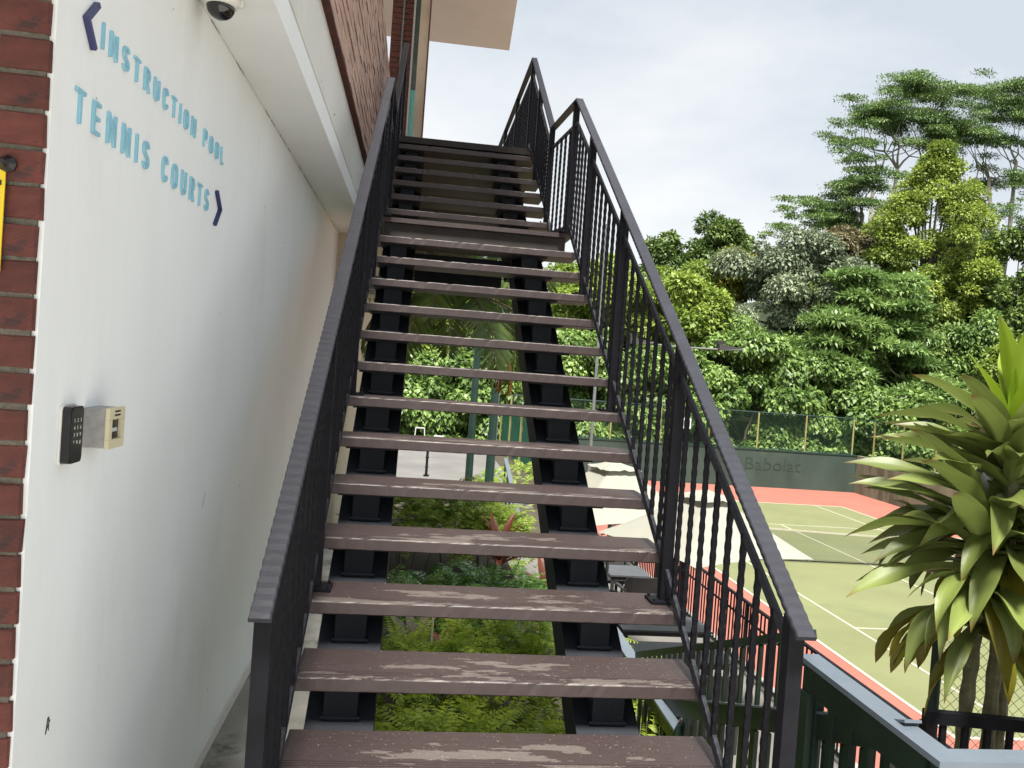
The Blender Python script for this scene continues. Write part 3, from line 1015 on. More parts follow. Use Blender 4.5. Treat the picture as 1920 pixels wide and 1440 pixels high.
MB().box(-1.696, -1.684, 0.60, 0.612, 2.468, 2.4905).build('clip', 'device_white', dc)

ys = thing('warning_sign', (-1.95, -0.37, 1.7), 'yellow plate with black print hung on the brick pier at the left edge', 'sign')
MB().box(-2.12, -1.900, -0.374, -0.371, 1.500, 1.706).build('plate', 'sign_yellow', ys)
MB().box(-2.06, -1.906, -0.3755, -0.3742, 1.672, 1.682).build('border', 'device_black', ys)
MB().box(-2.06, -1.912, -0.3755, -0.3742, 1.640, 1.662).build('print_mark', 'device_black', ys)
MB().prism([(-2.06, 1.60), (-1.918, 1.63), (-1.912, 1.64), (-1.925, 1.655), (-2.06, 1.655)], (0, -0.3756, 0), (1, 0, 0), (0, 0, 1), (0, 1, 0), 0.0013).build('print_mark', 'device_black', ys)
MB().prism([(-1.945, 1.52), (-1.933, 1.522), (-1.916, 1.575), (-1.922, 1.578)], (0, -0.3756, 0), (1, 0, 0), (0, 0, 1), (0, 1, 0), 0.0013).build('print_mark', 'device_black', ys)
MB().lathe([(0.016, 0), (0.018, 0.01), (0.010, 0.02), (0.004, 0.03)], (-1.897, -0.366, 1.716), 8, (0, -1, 0)).build('hanging_knob', 'device_black', ys)
# scuffs on the plaster: shallow chips
sc = MB()
sc.prism([(0, 0), (0.010, 0.012), (0.034, 0.058), (0.030, 0.060), (0.012, 0.030)], (XW, 1.095, 0.755), (0, 1, 0), (0, 0, 1), (1, 0, 0), 0.0008)
sc.build('scuff', 'device_grey', bld)
s2 = MB()
for (a, b_, w) in (((-0.200, 0.480), (-0.192, 0.515), 0.005), ((-0.196, 0.488), (-0.180, 0.505), 0.004), ((-0.186, 0.515), (-0.184, 0.482), 0.003)):
    s2.prism([(a[0], a[1]), (a[0] + w, a[1]), (b_[0] + w, b_[1]), (b_[0], b_[1])], (XW, 0, 0), (0, 1, 0), (0, 0, 1), (1, 0, 0), 0.0007 + w * 0.05)
s2.build('scuff', 'device_black', bld)
for k in range(26):
    yy, zz, r = random.uniform(-0.3, 3.2), random.uniform(-0.2, 2.4), random.uniform(0.0015, 0.005)
    MB().prism([(r * math.cos(t) * random.uniform(.6, 1.2), r * math.sin(t) * random.uniform(.6, 1.6)) for t in np.linspace(0, 5.6, 7)], (XW, yy, zz), (0, 1, 0), (0, 0, 1), (1, 0, 0), 0.0006).build('speck', 'device_grey', bld)

# ================================================================== RAMP RAILINGS ON THE RIGHT
ra = thing('timber_railing', (0.38, -0.16, -0.34), 'dark green railing with wide pale grey cap turning the corner at lower right', 'railing')
XA, CW = 0.382, 0.074
MB().prism([(XA - CW / 2, -0.203), (2.6, -0.203), (2.6, -0.129), (XA + CW / 2, -0.129), (XA + CW / 2, 0.578), (XA - CW / 2, 0.578)], (0, 0, 0.432), (1, 0, 0), (0, 1, 0), (0, 0, 1), 0.018).build('cap', 'cap_paint', ra)
MB().box(XA - 0.022, XA + 0.022, -0.12, 0.56, 0.335, 0.431).build('top_rail', 'green_paint', ra)
MB().box(XA - 0.022, 2.6, -0.188, -0.1445, 0.335, 0.431).build('top_rail', 'green_paint', ra)
def pickets(parent, p0, p1, n, ztop, zbot, w=0.030, d=0.018, m='green_paint'):
    for k in range(n):
        t = (k + 0.5) / n
        x, y = p0[0] + (p1[0] - p0[0]) * t, p0[1] + (p1[1] - p0[1]) * t
        zt = ztop[0] + (ztop[1] - ztop[0]) * t
        zb = zbot[0] + (zbot[1] - zbot[0]) * t
        MB().box(x - d / 2, x + d / 2, y - w / 2, y + w / 2, zb, zt).build('picket', m, parent)
pickets(ra, (XA, -0.10), (XA, 0.55), 6, (0.334, 0.334), (-0.33, -0.33))
pickets(ra, (0.46, -0.166), (2.5, -0.166), 16, (0.334, 0.334), (-0.33, -0.33), 0.018, 0.030)
MB().box(XA - 0.03, XA + 0.03, 0.50, 0.56, -0.5, 0.334).build('post', 'green_paint', ra)
rb = thing('ramp_railing', (0.46, 0.8, -0.34), 'dark green railing sloping down away from the camera behind the stair rail', 'railing')
MB().bar((XA + 0.02, 0.60, 0.513), (XA + 0.02, 2.66, -0.305), 0.035, 0.034).build('top_rail', 'green_paint', rb)
MB().bar((XA + 0.02, 0.00, 0.418), (XA + 0.02, 2.15, -0.400), 0.040, 0.085).build('mid_rail', 'green_paint', rb)
MB().bar((XA + 0.02, 0.00, 0.4655), (XA + 0.02, 2.15, -0.3525), 0.052, 0.008).build('mid_rail_cap', 'cap_paint', rb)
pickets(rb, (XA + 0.02, 0.70), (XA + 0.02, 2.55), 22, (0.45, -0.27), (0.16, -0.53), 0.016, 0.016)
pickets(rb, (XA + 0.02, 0.05), (XA + 0.02, 2.5), 22, (0.34, -0.56), (-0.75, -1.5), 0.042, 0.018)
rc = thing('landing_railing', (0.36, 2.4, -0.9), 'narrow pale grey cap rail on dark pickets under the right stringer', 'railing')
MB().prism([(0.325, 1.72), (0.405, 1.86), (0.470, 4.8), (0.395, 4.8)], (0, 0, -0.352), (1, 0, 0), (0, 1, 0), (0, 0, 1), 0.014).build('cap', 'cap_paint', rc)
MB().bar((0.375, 1.80, -0.405), (0.435, 4.8, -0.405), 0.040, 0.10).build('top_rail', 'green_paint', rc)
pickets(rc, (0.38, 1.85), (0.435, 4.75), 24, (-0.456, -0.456), (-1.5, -1.5), 0.028, 0.016)
structure(MB().prism([(0.2, -0.36), (4.2, -2.0), (4.2, -2.5), (0.2, -2.5)], (0.44, 0, 0), (0, 1, 0), (0, 0, 1), (1, 0, 0), 1.0).build('ramp', 'concrete'))
rd = thing('black_fence', (1.7, 1.55, -1), 'low black picket fence in front of the leafy cane plant', 'fence')
MB().bar((1.545, 1.585, -0.185), (2.9, 1.33, -0.185), 0.045, 0.060).build('top_rail', 'black_paint', rd)
MB().box(1.542, 1.602, 1.555, 1.612, -1.4, -0.214).build('post', 'black_paint', rd)
for k in range(13):
    t = (k + 0.9) / 13
    x, y = 1.545 + 1.355 * t, 1.585 - 0.255 * t
    MB().box(x - 0.014, x + 0.014, y - 0.011, y + 0.011, -1.35, -0.213).build('picket', 'black_paint', rd)
structure(MB().box(1.45, 3.80, -2.0, 3.1, -3.6, -1.35).build('planter_ground', 'soil'))

# chain-link fence behind the cane plant
cf = thing('chain_link_fence', (2.1, 2.3, -1.3), 'grey chain-link fence with dark green post behind the cane plant', 'fence')
MB().tube([(2.100, 2.30, -1.4), (2.100, 2.30, 0.05)], 0.032, 10).build('post', 'dark_green_steel', cf)
MB().tube([(4.10, 2.02, -1.4), (4.10, 2.02, 0.05)], 0.032, 10).build('post', 'dark_green_steel', cf)
wv = MB()
Ltot, zlo, zhi, sp = 2.0, -1.3, 0.02, 0.066
nW = int(Ltot / sp)
for k in range(-22, nW + 22):
    for sgn_ in (1, -1):
        u0 = k * sp
        du = (zhi - zlo) * sgn_
        a, b_ = (u0, zlo), (u0 + du, zhi)
        # clip to 0..Ltot
        t0, t1 = 0.0, 1.0
        for lim, s_ in ((0, 1), (Ltot, -1)):
            fa, fb = (a[0] - lim) * s_, (b_[0] - lim) * s_
            if fa < 0 and fb < 0:
                t0, t1 = 1, 0
            elif fa < 0:
                t0 = max(t0, fa / (fa - fb))
            elif fb < 0:
                t1 = min(t1, fa / (fa - fb))
        if t1 - t0 < 0.02:
            continue
        P_ = []
        for t in (t0, t1):
            u, z = a[0] + (b_[0] - a[0]) * t, a[1] + (b_[1] - a[1]) * t
            P_.append((2.10 + u, 2.30 - 0.14 * u + 0.0012 * sgn_, z))
        wv.tube(P_, 0.0016, 4, cap=False)
stuff(wv.build('chain_link_mesh', 'galvanised', cf))
MB().bar((2.1, 2.30, 0.03), (4.1, 2.02, 0.03), 0.03, 0.03).build('top_rail', 'dark_green_steel', cf) if False else None

# ================================================================== PATIO
gr = thing('guard_rail', (3.72, 8, -2.6), 'long black metal guard rail along the edge of the red court', 'railing')
GX0 = 3.72
MB().bar((GX0, 1.6, -1.62), (GX0, 16.8, -1.62), 0.045, 0.030).build('top_rail', 'black_paint', gr)
MB().bar((GX0, 1.6, -1.86), (GX0, 16.8, -1.86), 0.024, 0.024).build('mid_rail', 'black_paint', gr)
MB().bar((GX0, 1.6, -2.50), (GX0, 16.8, -2.50), 0.024, 0.024).build('bottom_rail', 'black_paint', gr)
pk = MB().box(-0.009, 0.009, -0.009, 0.009, -2.49, -1.636).mesh('picket'); pk.materials.append(MAT['black_paint'])
pp = MB().box(-0.022, 0.022, -0.022, 0.022, -2.60, -1.636).mesh('post'); pp.materials.append(MAT['black_paint'])
y = 1.7
n = 0
while y < 16.7:
    put('post' if n % 12 == 0 else 'picket', pp if n % 12 == 0 else pk, None, gr, loc=(GX0, y, 0))
    y += 0.115; n += 1
structure(MB().box(3.79, 3.90, -2, 17.1, ZC - 0.2, -2.56).build('retaining_kerb', 'concrete'))

def table(x, y, sx, sy, label, rz=0.0):
    t = thing('patio_table', (x, y, -2.6), label, 'table', 'patio tables')
    c, s = math.cos(rz), math.sin(rz)
    o = MB().box(-sx / 2, sx / 2, -sy / 2, sy / 2, 0.705, 0.730).build('tabletop', 'table_top', t, loc=(x, y, -2.6), rot=(0, 0, rz))
    MB().box(-sx / 2 + .03, sx / 2 - .03, -sy / 2 + .03, sy / 2 - .03, 0.645, 0.704).build('apron', 'rattan', t, loc=(x, y, -2.6), rot=(0, 0, rz))
    for a in (-1, 1):
        for b_ in (-1, 1):
            MB().box(a * (sx / 2 - .055) - .025, a * (sx / 2 - .055) + .025, b_ * (sy / 2 - .055) - .025, b_ * (sy / 2 - .055) + .025, 0.001, 0.644).build('leg', 'rattan', t, loc=(x, y, -2.6), rot=(0, 0, rz))
    return t
table(2.66, 11.15, 0.66, 0.70, 'dark square patio table farthest from the stairs')
table(2.42, 8.34, 1.20, 0.62, 'dark long patio table next to the guard rail')
table(2.30, 7.25, 1.10, 0.70, 'dark patio table nearest to the stairs')
CHM = {}
def chair_parts():
    d = {}
    seat = MB().box(-0.25, 0.25, -0.25, 0.25, 0.38, 0.43)
    d['seat'] = seat
    bk = MB()
    N_ = 7
    v = []
    for i in range(N_ + 1):
        z = 0.43 + 0.45 * i / N_
        y = -0.235 - 0.10 * (i / N_) ** 1.3
        hw_ = 0.26 + 0.015 * math.sin(i / N_ * math.pi)
        if i == N_:
            hw_ -= 0.03
        for x in np.linspace(-hw_, hw_, 6):
            cur = 0.05 * (x / 0.26) ** 2
            v.append((x, y + cur, z)); 
        for x in np.linspace(-hw_, hw_, 6):
            cur = 0.05 * (x / 0.26) ** 2
            v.append((x, y + cur - 0.03, z))
    f = []
    for i in range(N_):
        a, b_ = i * 12, (i + 1) * 12
        for k in range(5):
            f.append((a + k, a + k + 1, b_ + k + 1, b_ + k)); f.append((a + 6 + k + 1, a + 6 + k, b_ + 6 + k, b_ + 6 + k + 1))
        f.append((a + 6, a, b_, b_ + 6)); f.append((a + 5, a + 11, b_ + 11, b_ + 5))
    t_ = N_ * 12
    for k in range(5):
        f.append((t_ + k, t_ + k + 1, t_ + 7 + k, t_ + 6 + k)); f.append((k + 1, k, 6 + k, 7 + k))
    bk.v, bk.f = v, f
    d['backrest'] = bk
    for s_ in (-1, 1):
        d['armrest%d' % s_] = MB().bar((s_ * 0.275, -0.27, 0.665), (s_ * 0.275, 0.24, 0.635), 0.055, 0.028)
        d['leg%d0' % s_] = MB().bar((s_ * 0.27, 0.235, 0.002), (s_ * 0.275, 0.235, 0.62), 0.040, 0.040, (0, 1, 0))
        d['leg%d1' % s_] = MB().bar((s_ * 0.25, -0.27, 0.002), (s_ * 0.262, -0.262, 0.64), 0.040, 0.040, (0, 1, 0))
    return {k: b_.mesh(''.join(c for c in k if c.isalpha())) for k, b_ in d.items()}
CP = chair_parts()
for me in CP.values():
    me.materials.append(MAT['rattan'])
def chair(x, y, rz, label):
    t = thing('patio_chair', (x, y, -2.6), label, 'chair', 'rattan patio chairs')
    for k, me in CP.items():
        put(''.join(c for c in k if c.isalpha()), me, None, t, loc=(x, y, -2.6), rot=(0, 0, rz))
chair(2.68, 10.45, 0.0, 'dark rattan chair with its back to the stairs at the farthest table')
chair(2.65, 11.85, math.pi, 'dark rattan chair beyond the farthest table')
chair(1.50, 8.30, -math.pi / 2, 'dark rattan armchair at the near end of the long table')
chair(1.42, 7.15, -math.pi / 2 + 0.25, 'dark rattan armchair turned sideways at the nearest table')
chair(2.35, 6.45, 0.1, 'dark rattan chair on the stair side of the nearest table')
chair(1.75, 9.05, math.pi - 0.3, 'dark rattan chair beyond the long table')

def parasol(x, y, side, rz, zedge, zapex, label):
    t = thing('parasol', (x, y, -2.6), label, 'parasol', 'cream parasols')
    n = 14
    def surf(r0, r1, z0, z1, sag, name, m, val):
        v, f = [], []
        nr, na = 9, 48
        for i in range(nr + 1):
            q = i / nr
            r = r0 + (r1 - r0) * q
            for k in range(na):
                a = 2 * math.pi * k / na
                # square outline with slightly hollow edges, ribs every 45 degrees
                sq = 1.0 / max(abs(math.cos(a)), abs(math.sin(a)))
                rib = abs(math.sin(4 * a))
                rr = r * sq * (1 - 0.025 * rib * q)
                z = z1 + (z0 - z1) * (q if True else 0) * (0.92 + 0.08 * (sq - 1) / 0.414) - sag * math.sin(q * math.pi) - 0.016 * rib * q
                wob = 0.004 * math.sin(a * 13 + q * 9)
                v.append((rr * math.cos(a), rr * math.sin(a), z + wob))
        for i in range(nr):
            for k in range(na):
                kk = (k + 1) % na
                f.append((i * na + k, i * na + kk, (i + 1) * na + kk, (i + 1) * na + k))
        if val:
            # short hanging valance
            b0 = nr * na
            base = len(v)
            for k in range(na):
                px, py, pz = v[b0 + k]
                v.append((px * 1.002, py * 1.002, pz - 0.05))
            for k in range(na):
                kk = (k + 1) % na
                f.append((b0 + k, b0 + kk, base + kk, base + k))
        bb_ = MB(); bb_.v, bb_.f = v, f
        return bb_.build(name, m, t, smooth=True, loc=(x, y, 0), rot=(0, 0, rz))
    h = side / 2
    surf(0.16, h, zedge, zapex - 0.05, 0.025, 'canopy', 'canvas', False)
    surf(0.01, 0.27, zapex - 0.045, zapex + 0.045, 0.0, 'vent_cap', 'canvas', False)
    MB().tube([(x, y, -2.59), (x, y, zapex - 0.01)], 0.024, 10).build('pole', 'galvanised', t)
    MB().lathe([(0.30, 0), (0.30, 0.05), (0.06, 0.09), (0.04, 0.25)], (x, y, -2.599), 20).build('base', 'concrete', t)
    for k in range(8):
        a = math.pi / 4 * k + rz
        sq = 1 / max(abs(math.cos(math.pi / 4 * k)), abs(math.sin(math.pi / 4 * k)))
        MB().bar((x, y, zapex - 0.12), (x + h * 0.97 * sq * math.cos(a), y + h * 0.97 * sq * math.sin(a), zedge - 0.03), 0.018, 0.018).build('rib', 'white_metal', t)
    return t
parasol(2.36, 6.90, 1.72, math.radians(22), -0.50, 0.10, 'cream parasol nearest to the stairs, overlapping the tennis net')
parasol(1.66, 8.45, 1.78, math.radians(14), -0.44, 0.20, 'cream parasol farther back, seen under the treads')

# ================================================================== COURT FURNITURE AND FENCES
nt_ = thing('tennis_net', CT(5.485, 0), 'dark tennis net with white band across the green court', 'net')
def cbar(a, b_, w, h):
    return MB().bar(CT(*a), CT(*b_), w, h)
nv = []
nU = 16
mbn = MB()
for k in range(nU + 1):
    u = -0.9 + (12.77) * k / nU
    zt = 0.914 + 0.156 * abs((u - 5.485) / 6.4)
    mbn.v += [CT(u, 0, 0.06), CT(u, 0, zt - 0.03)]
for k in range(nU):
    mbn.f.append((2 * k, 2 * k + 2, 2 * k + 3, 2 * k + 1))
mbn.build('net_mesh', 'net_far', nt_)
for u0, u1 in ((-0.9, 5.485), (5.485, 11.87)):
    z = lambda u: 0.914 + 0.156 * abs((u - 5.485) / 6.4)
    cbar((u0, 0, z(u0)), (u1, 0, z(u1)), 0.02, 0.05).build('top_band', 'line_white', nt_)
cbar((-0.9, 0, 0.05), (11.87, 0, 0.05), 0.02, 0.03).build('bottom_cord', 'black_paint', nt_)
cbar((5.485, 0.02, 0.02), (5.485, 0.02, 0.90), 0.05, 0.01).build('centre_strap', 'line_white', nt_)
for u in (-0.9, 11.87):
    MB().tube([CT(u, 0, 0), CT(u, 0, 1.08)], 0.04, 10).build('post', 'dark_green_steel', nt_)

YF = 38.66
pw = thing('practice_wall', (15, YF, ZC), 'long dark green painted concrete wall behind the far baseline', 'wall')
ang = -0.028
def FW(x, z, dy=0.0):
    return (x, YF + (22.5 - x) * 0.031 + dy, z)
MB().quad_box([FW(4.2, ZC - .1), FW(22.52, ZC - .1), FW(22.52, ZC - .1, .25), FW(4.2, ZC - .1, .25), FW(4.2, -1.94), FW(22.52, -1.94), FW(22.52, -1.94, .25), FW(4.2, -1.94, .25)]).build('wall', 'wall_green', pw)
MB().quad_box([FW(4.2, -2.40, -.012), FW(22.5, -2.42, -.012), FW(22.5, -2.42, 0), FW(4.2, -2.40, 0), FW(4.2, -1.945, -.012), FW(22.5, -1.945, -.012), FW(22.5, -1.945, 0), FW(4.2, -1.945, 0)]).build('upper_band', 'wall_green', pw) if False else None
MB().quad_box([FW(4.2, -2.0, -.03), FW(22.52, -2.0, -.03), FW(22.52, -2.0, .28), FW(4.2, -2.0, .28), FW(4.2, -1.935, -.03), FW(22.52, -1.935, -.03), FW(22.52, -1.935, .28), FW(4.2, -1.935, .28)]).build('coping', 'dark_green_steel', pw)
tme = text_mesh('faded_lettering', 'Babolat', 0.92, 0.003)
put('faded_lettering', tme, 'wall_green_dark', pw, loc=(17.95, FW(17.95, 0)[1] - 0.008, -3.02), rot=(math.pi / 2, 0, -0.031), scale=(1.12, 1, 1))
ff = thing('court_fence', (15, YF, -1.94), 'green chain-link fence with yellowish posts on top of the green wall', 'fence')
for k in range(8):
    x = 22.3 - 2.62 * k
    MB().tube([FW(x, -1.93, .12), FW(x, -0.02, .12)], 0.045, 8).build('post', 'fence_post', ff)
MB().tube([FW(3.9, -0.01, .12), FW(22.4, -0.01, .12)], 0.035, 8).build('top_rail', 'dark_green_steel', ff)
MB().tube([FW(3.9, -1.88, .12), FW(22.4, -1.88, .12)], 0.02, 6).build('bottom_rail', 'dark_green_steel', ff)
q = MB(); q.v = [FW(3.9, -1.93, .10), FW(22.4, -1.93, .10), FW(22.4, -0.02, .10), FW(3.9, -0.02, .10)]; q.f = [(0, 1, 2, 3)]
q.build('wire_mesh', 'chainlink_far', ff)
sn = thing('notice_sheet', FW(13.0, -1.0), 'small pale blue notice fixed to the far fence', 'sign')
MB().quad_box([FW(13.02, -1.12, .05), FW(13.42, -1.12, .05), FW(13.42, -1.12, .07), FW(13.02, -1.12, .07), FW(13.02, -0.58, .05), FW(13.42, -0.58, .05), FW(13.42, -0.58, .07), FW(13.02, -0.58, .07)]).build('sheet', 'paper', sn)
MB().quad_box([FW(13.08, -0.98, .047), FW(13.36, -0.98, .047), FW(13.36, -0.98, .0495), FW(13.08, -0.98, .0495), FW(13.08, -0.72, .047), FW(13.36, -0.72, .047), FW(13.36, -0.72, .0495), FW(13.08, -0.72, .0495)]).build('print_mark', 'cap_paint', sn)

# side wall to the right of the court
sw = thing('side_wall', (22.5, 30, ZC), 'weathered bare concrete wall at the right side of the court', 'wall')
def RW(y, z, dx=0.0):
    return (22.53 - (YF - y) * 0.02 + dx, y, z)
MB().quad_box([RW(12, ZC - .1), RW(12, ZC - .1, .25), RW(YF - .02, ZC - .1, .25), RW(YF - .02, ZC - .1), RW(12, -1.95), RW(12, -1.95, .25), RW(YF - .02, -1.95, .25), RW(YF - .02, -1.95)]).build('wall', 'old_concrete', sw)
fr = thing('side_fence', (22.6, 30, -1.95), 'green chain-link fence on top of the bare concrete side wall', 'fence')
for k in range(9):
    yy = 37.3 - 2.6 * k
    MB().tube([RW(yy, -1.94, .12), RW(yy, -0.02, .12)], 0.045, 8).build('post', 'fence_post', fr)
MB().tube([RW(14, -0.01, .12), RW(YF, -0.01, .12)], 0.035, 8).build('top_rail', 'dark_green_steel', fr)
q = MB(); q.v = [RW(14, -1.94, .10), RW(YF, -1.94, .10), RW(YF, -0.02, .10), RW(14, -0.02, .10)]; q.f = [(0, 1, 2, 3)]
q.build('wire_mesh', 'chainlink_far', fr)

# left side fence with green windscreen, seen under the stairs
lf = thing('windscreen_fence', (3.5, 30, -3), 'tall green windscreen fence with yellowish frame at the left end of the court', 'fence')
for k in range(5):
    yy = 23.5 + 3.4 * k
    xx = 3.25 + (37 - yy) * 0.012
    MB().tube([(xx, yy, ZC), (xx, yy, -0.45)], 0.045, 8).build('post', 'fence_post', lf)
    if k < 4:
        x2 = 3.25 + (37 - yy - 3.4) * 0.012
        MB().quad_box([(xx + .06, yy + .08, -2.5), (xx + .07, yy + .08, -2.5), (x2 + .07, yy + 3.32, -2.5), (x2 + .06, yy + 3.32, -2.5), (xx + .06, yy + .08, -0.62), (xx + .07, yy + .08, -0.62), (x2 + .07, yy + 3.32, -0.62), (x2 + .06, yy + 3.32, -0.62)]).build('windscreen', 'windscreen', lf)
MB().tube([(3.41, 23.5, -0.45), (3.25, 37.1, -0.45)], 0.035, 8).build('top_rail', 'fence_post', lf)

# poles and floodlights
def flood_pole(x, y, z0, z1, heads, label, m='galvanised', r=0.075, arm=1.2, name='floodlight_pole'):
    t = thing(name, (x, y, z0), label, 'lamp post')
    MB().tube([(x, y, z0), (x, y, z1)], [r, r * 0.8], 10).build('pole', m, t)
    for sd, dz in heads:
        MB().tube([(x, y, z1 + dz), (x + sd * arm, y, z1 + dz + 0.04)], 0.05, 8).build('arm', m, t)
        hx = x + sd * (arm + 0.35)
        h = MB()
        h.quad_box([(hx - .55, y - .28, z1 + dz - 0.02), (hx + .72, y - .28, z1 + dz + .08), (hx + .72, y + .28, z1 + dz + .08), (hx - .55, y + .28, z1 + dz - 0.02),
                    (hx - .55, y - .22, z1 + dz + .30), (hx + .66, y - .22, z1 + dz + .15), (hx + .66, y + .22, z1 + dz + .15), (hx - .55, y + .22, z1 + dz + .30)])
        h.build('lamp_head', 'rattan', t)
        MB().box(hx - .62, hx - .20, y - .10, y + .10, z1 + dz + .305, z1 + dz + .48).build('mounting', 'rattan', t)
    return t
flood_pole(12.05, 36.9, ZC, 3.0, ((1, 0), (-1, 0)), 'grey court floodlight pole with two dark lamp heads', 'galvanised', 0.06, 1.9)
flood_pole(6.88, 33.2, ZC, 8.0, (), 'tall grey lamp pole behind the right stringer', 'galvanised', 0.075, name='lamp_pole')
flood_pole(0.43, 17.8, -2.6, 3.2, (), 'dark green steel pole under the stairs, left of a pair', 'dark_green_steel', 0.10, name='steel_pole')
flood_pole(0.93, 17.75, -2.6, 0.85, (), 'dark green steel pole under the stairs, right of a pair', 'dark_green_steel', 0.12, name='steel_pole')
flood_pole(1.40, 21.8, -2.6, 4.4, (), 'thin grey concrete pole behind the palm fronds', 'galvanised', 0.085, name='lamp_pole')

# white metal chairs on the drive
for k, (x, y, lab) in enumerate(((-0.62, 36.2, 'white metal chair on the drive, left of the pair'), (0.25, 35.6, 'white metal chair on the drive, right of the pair'))):
    t = thing('white_chair', (x, y, -2.588), lab, 'chair', 'white chairs on the drive')
    for s_ in (-1, 1):
        MB().bar((x + s_ * .26, y, -2.587), (x + s_ * .20, y + .05, -1.70 - .28 * k), 0.04, 0.04, (0, 1, 0)).build('frame_leg', 'white_metal', t)
        MB().bar((x + s_ * .26, y - .45, -2.587), (x + s_ * .24, y - .42, -2.16), 0.04, 0.04, (0, 1, 0)).build('leg', 'white_metal', t)
    MB().box(x - .20, x + .20, y + .02, y + .06, -1.75 - .28 * k, -1.69 - .28 * k).build('top_bar', 'white_metal', t)
    MB().box(x - .23, x + .23, y - .45, y - .01, -2.16, -2.12).build('seat', 'white_metal', t)
cpst = thing('chain_post', (0.05, 26.6, -2.588), 'short black post standing on the grey drive', 'bollard')
MB().lathe([(0.10, 0), (0.10, 0.05), (0.05, 0.07), (0.045, 0.30), (0.07, 0.33), (0.045, 0.36), (0.045, 0.62), (0.07, 0.66), (0.045, 0.70), (0.045, 0.95), (0.075, 1.0), (0.03, 1.08)], (-0.42, 26.3, -2.587), 10).build('post', 'black_paint', cpst)
stp = thing('step_handrail', (1.6, 18, -2.6), 'pale sloping handrail beyond the stairs beside the green windscreen', 'railing')
MB().bar((1.35, 15.2, -1.75), (1.75, 21.5, -1.28), 0.10, 0.06).build('handrail', 'cap_paint', stp)
for k in range(5):
    t_ = k / 4
    MB().box(1.35 + .4 * t_ - .02, 1.35 + .4 * t_ + .02, 15.2 + 6.3 * t_ - .02, 15.2 + 6.3 * t_ + .02, -2.6, -1.78 + .47 * t_).build('baluster', 'dark_green_steel', stp)
# grey timber rail of the steps behind the left stringer
tr_ = thing('timber_handrail', (-1.5, 6.5, -1.2), 'weathered grey timber handrail sloping behind the left railing', 'railing')
MB().bar((-1.46, 7.2, 0.42), (-1.36, 11.0, 1.28), 0.05, 0.10).build('rail', 'timber_grey', tr_)
MB().bar((-1.46, 6.6, -0.28), (-1.36, 10.6, 0.55), 0.05, 0.09).build('rail', 'timber_grey', tr_)
for k in range(4):
    MB().box(-1.46 + .03 * k - .03, -1.40 + .03 * k - .03, 6.9 + 1.2 * k, 6.97 + 1.2 * k, -2.4, 0.30 + .27 * k).build('post', 'timber_grey', tr_)

# ================================================================== VEGETATION
def leaf_cards(C, A, Nn, L, Wd, fold=0.18):
    """C base points, A leaf axes, Nn leaf normals; each leaf a folded kite of two faces"""
    n = len(C)
    A = unit(A)
    B = unit(np.cross(Nn, A))
    Nn = np.cross(A, B)
    L = np.broadcast_to(np.asarray(L, float).reshape(-1, 1), (n, 1)); Wd = np.broadcast_to(np.asarray(Wd, float).reshape(-1, 1), (n, 1))
    base = C
    mid = C + A * L * 0.45
    tip = C + A * L - Nn * L * 0.12
    l = mid + B * Wd * 0.5 + Nn * Wd * fold
    r = mid - B * Wd * 0.5 + Nn * Wd * fold
    V = np.stack([base, r, tip, l], 1).reshape(-1, 3)
    F = np.arange(4 * n).reshape(n, 4)
    rnd = np.repeat(RNG.random(n), 4)
    return V, F, rnd

def merge(parts):
    V, F, R, o = [], [], [], 0
    for v, f, r in parts:
        V.append(v); F.append(f + o); R.append(r); o += len(v)
    return np.concatenate(V), np.concatenate(F), np.concatenate(R)

def sphere_dirs(n, zmin=-0.35, front=0.72):
    z = RNG.uniform(zmin, 1, n)
    a = RNG.uniform(0, 2 * np.pi, n)
    fl = RNG.random(n) < front
    a = np.where(fl, -np.pi / 2 + RNG.uniform(-1.75, 1.75, n), a)      # more leaves on the side the court sees
    r = np.sqrt(1 - np.clip(z, -1, 1) ** 2)
    return np.stack([r * np.cos(a), r * np.sin(a), z], -1)

def blob_leaves(blobs, n, L, Wd, droop=0.5, outw=0.8, upn=0.7, jitter=0.5, zmin=-0.7, shell=0.45, bark=None):
    blobs = np.asarray(blobs, float)
    wgt = blobs[:, 3] * (blobs[:, 3] + blobs[:, 5]); wgt /= wgt.sum()
    idx = RNG.choice(len(blobs), n, p=wgt)
    bl = blobs[idx]
    D = sphere_dirs(n, zmin)
    rad = 1 - shell * RNG.random(n) ** 1.3 + 0.10 * RNG.normal(size=n)
    C = bl[:, :3] + D * bl[:, 3:6] * rad[:, None]
    nrm = unit(D / bl[:, 3:6] * bl[:, 3:4])
    J = RNG.normal(size=(n, 3)) * jitter
    A = nrm * outw + J + np.array([0, 0, -droop])
    Nn = nrm * 0.6 + np.array([0, 0, upn]) + RNG.normal(size=(n, 3)) * jitter * 0.6
    s = RNG.uniform(0.65, 1.25, n)
    V, F, R = leaf_cards(C, A, Nn, L * s, Wd * s)
    # whole clumps lean lighter or darker
    tone = RNG.uniform(-0.30, 0.30, len(blobs))[idx]
    R = np.clip(R * 0.75 + 0.12 + np.repeat(tone, 4), 0, 1)
    return V, F, R

def sub_blobs(cx, cy, cz, rx, ry, rz, n, rmin, rmax, flat=1.0, zmin=-0.4, fill=0.0):
    out = []
    D = sphere_dirs(n, zmin - 0.3, 0.6)
    for k in range(n):
        d = D[k]
        r = rmin * 0.8 + (rmax - rmin * 0.8) * RNG.random() ** 1.4
        q = RNG.uniform(0.5, 1.0) if RNG.random() > fill else RNG.uniform(0.1, 0.6)
        out.append((cx + d[0] * rx * q, cy + d[1] * ry * q, cz + d[2] * rz * q, r, r, r * flat))
    return out

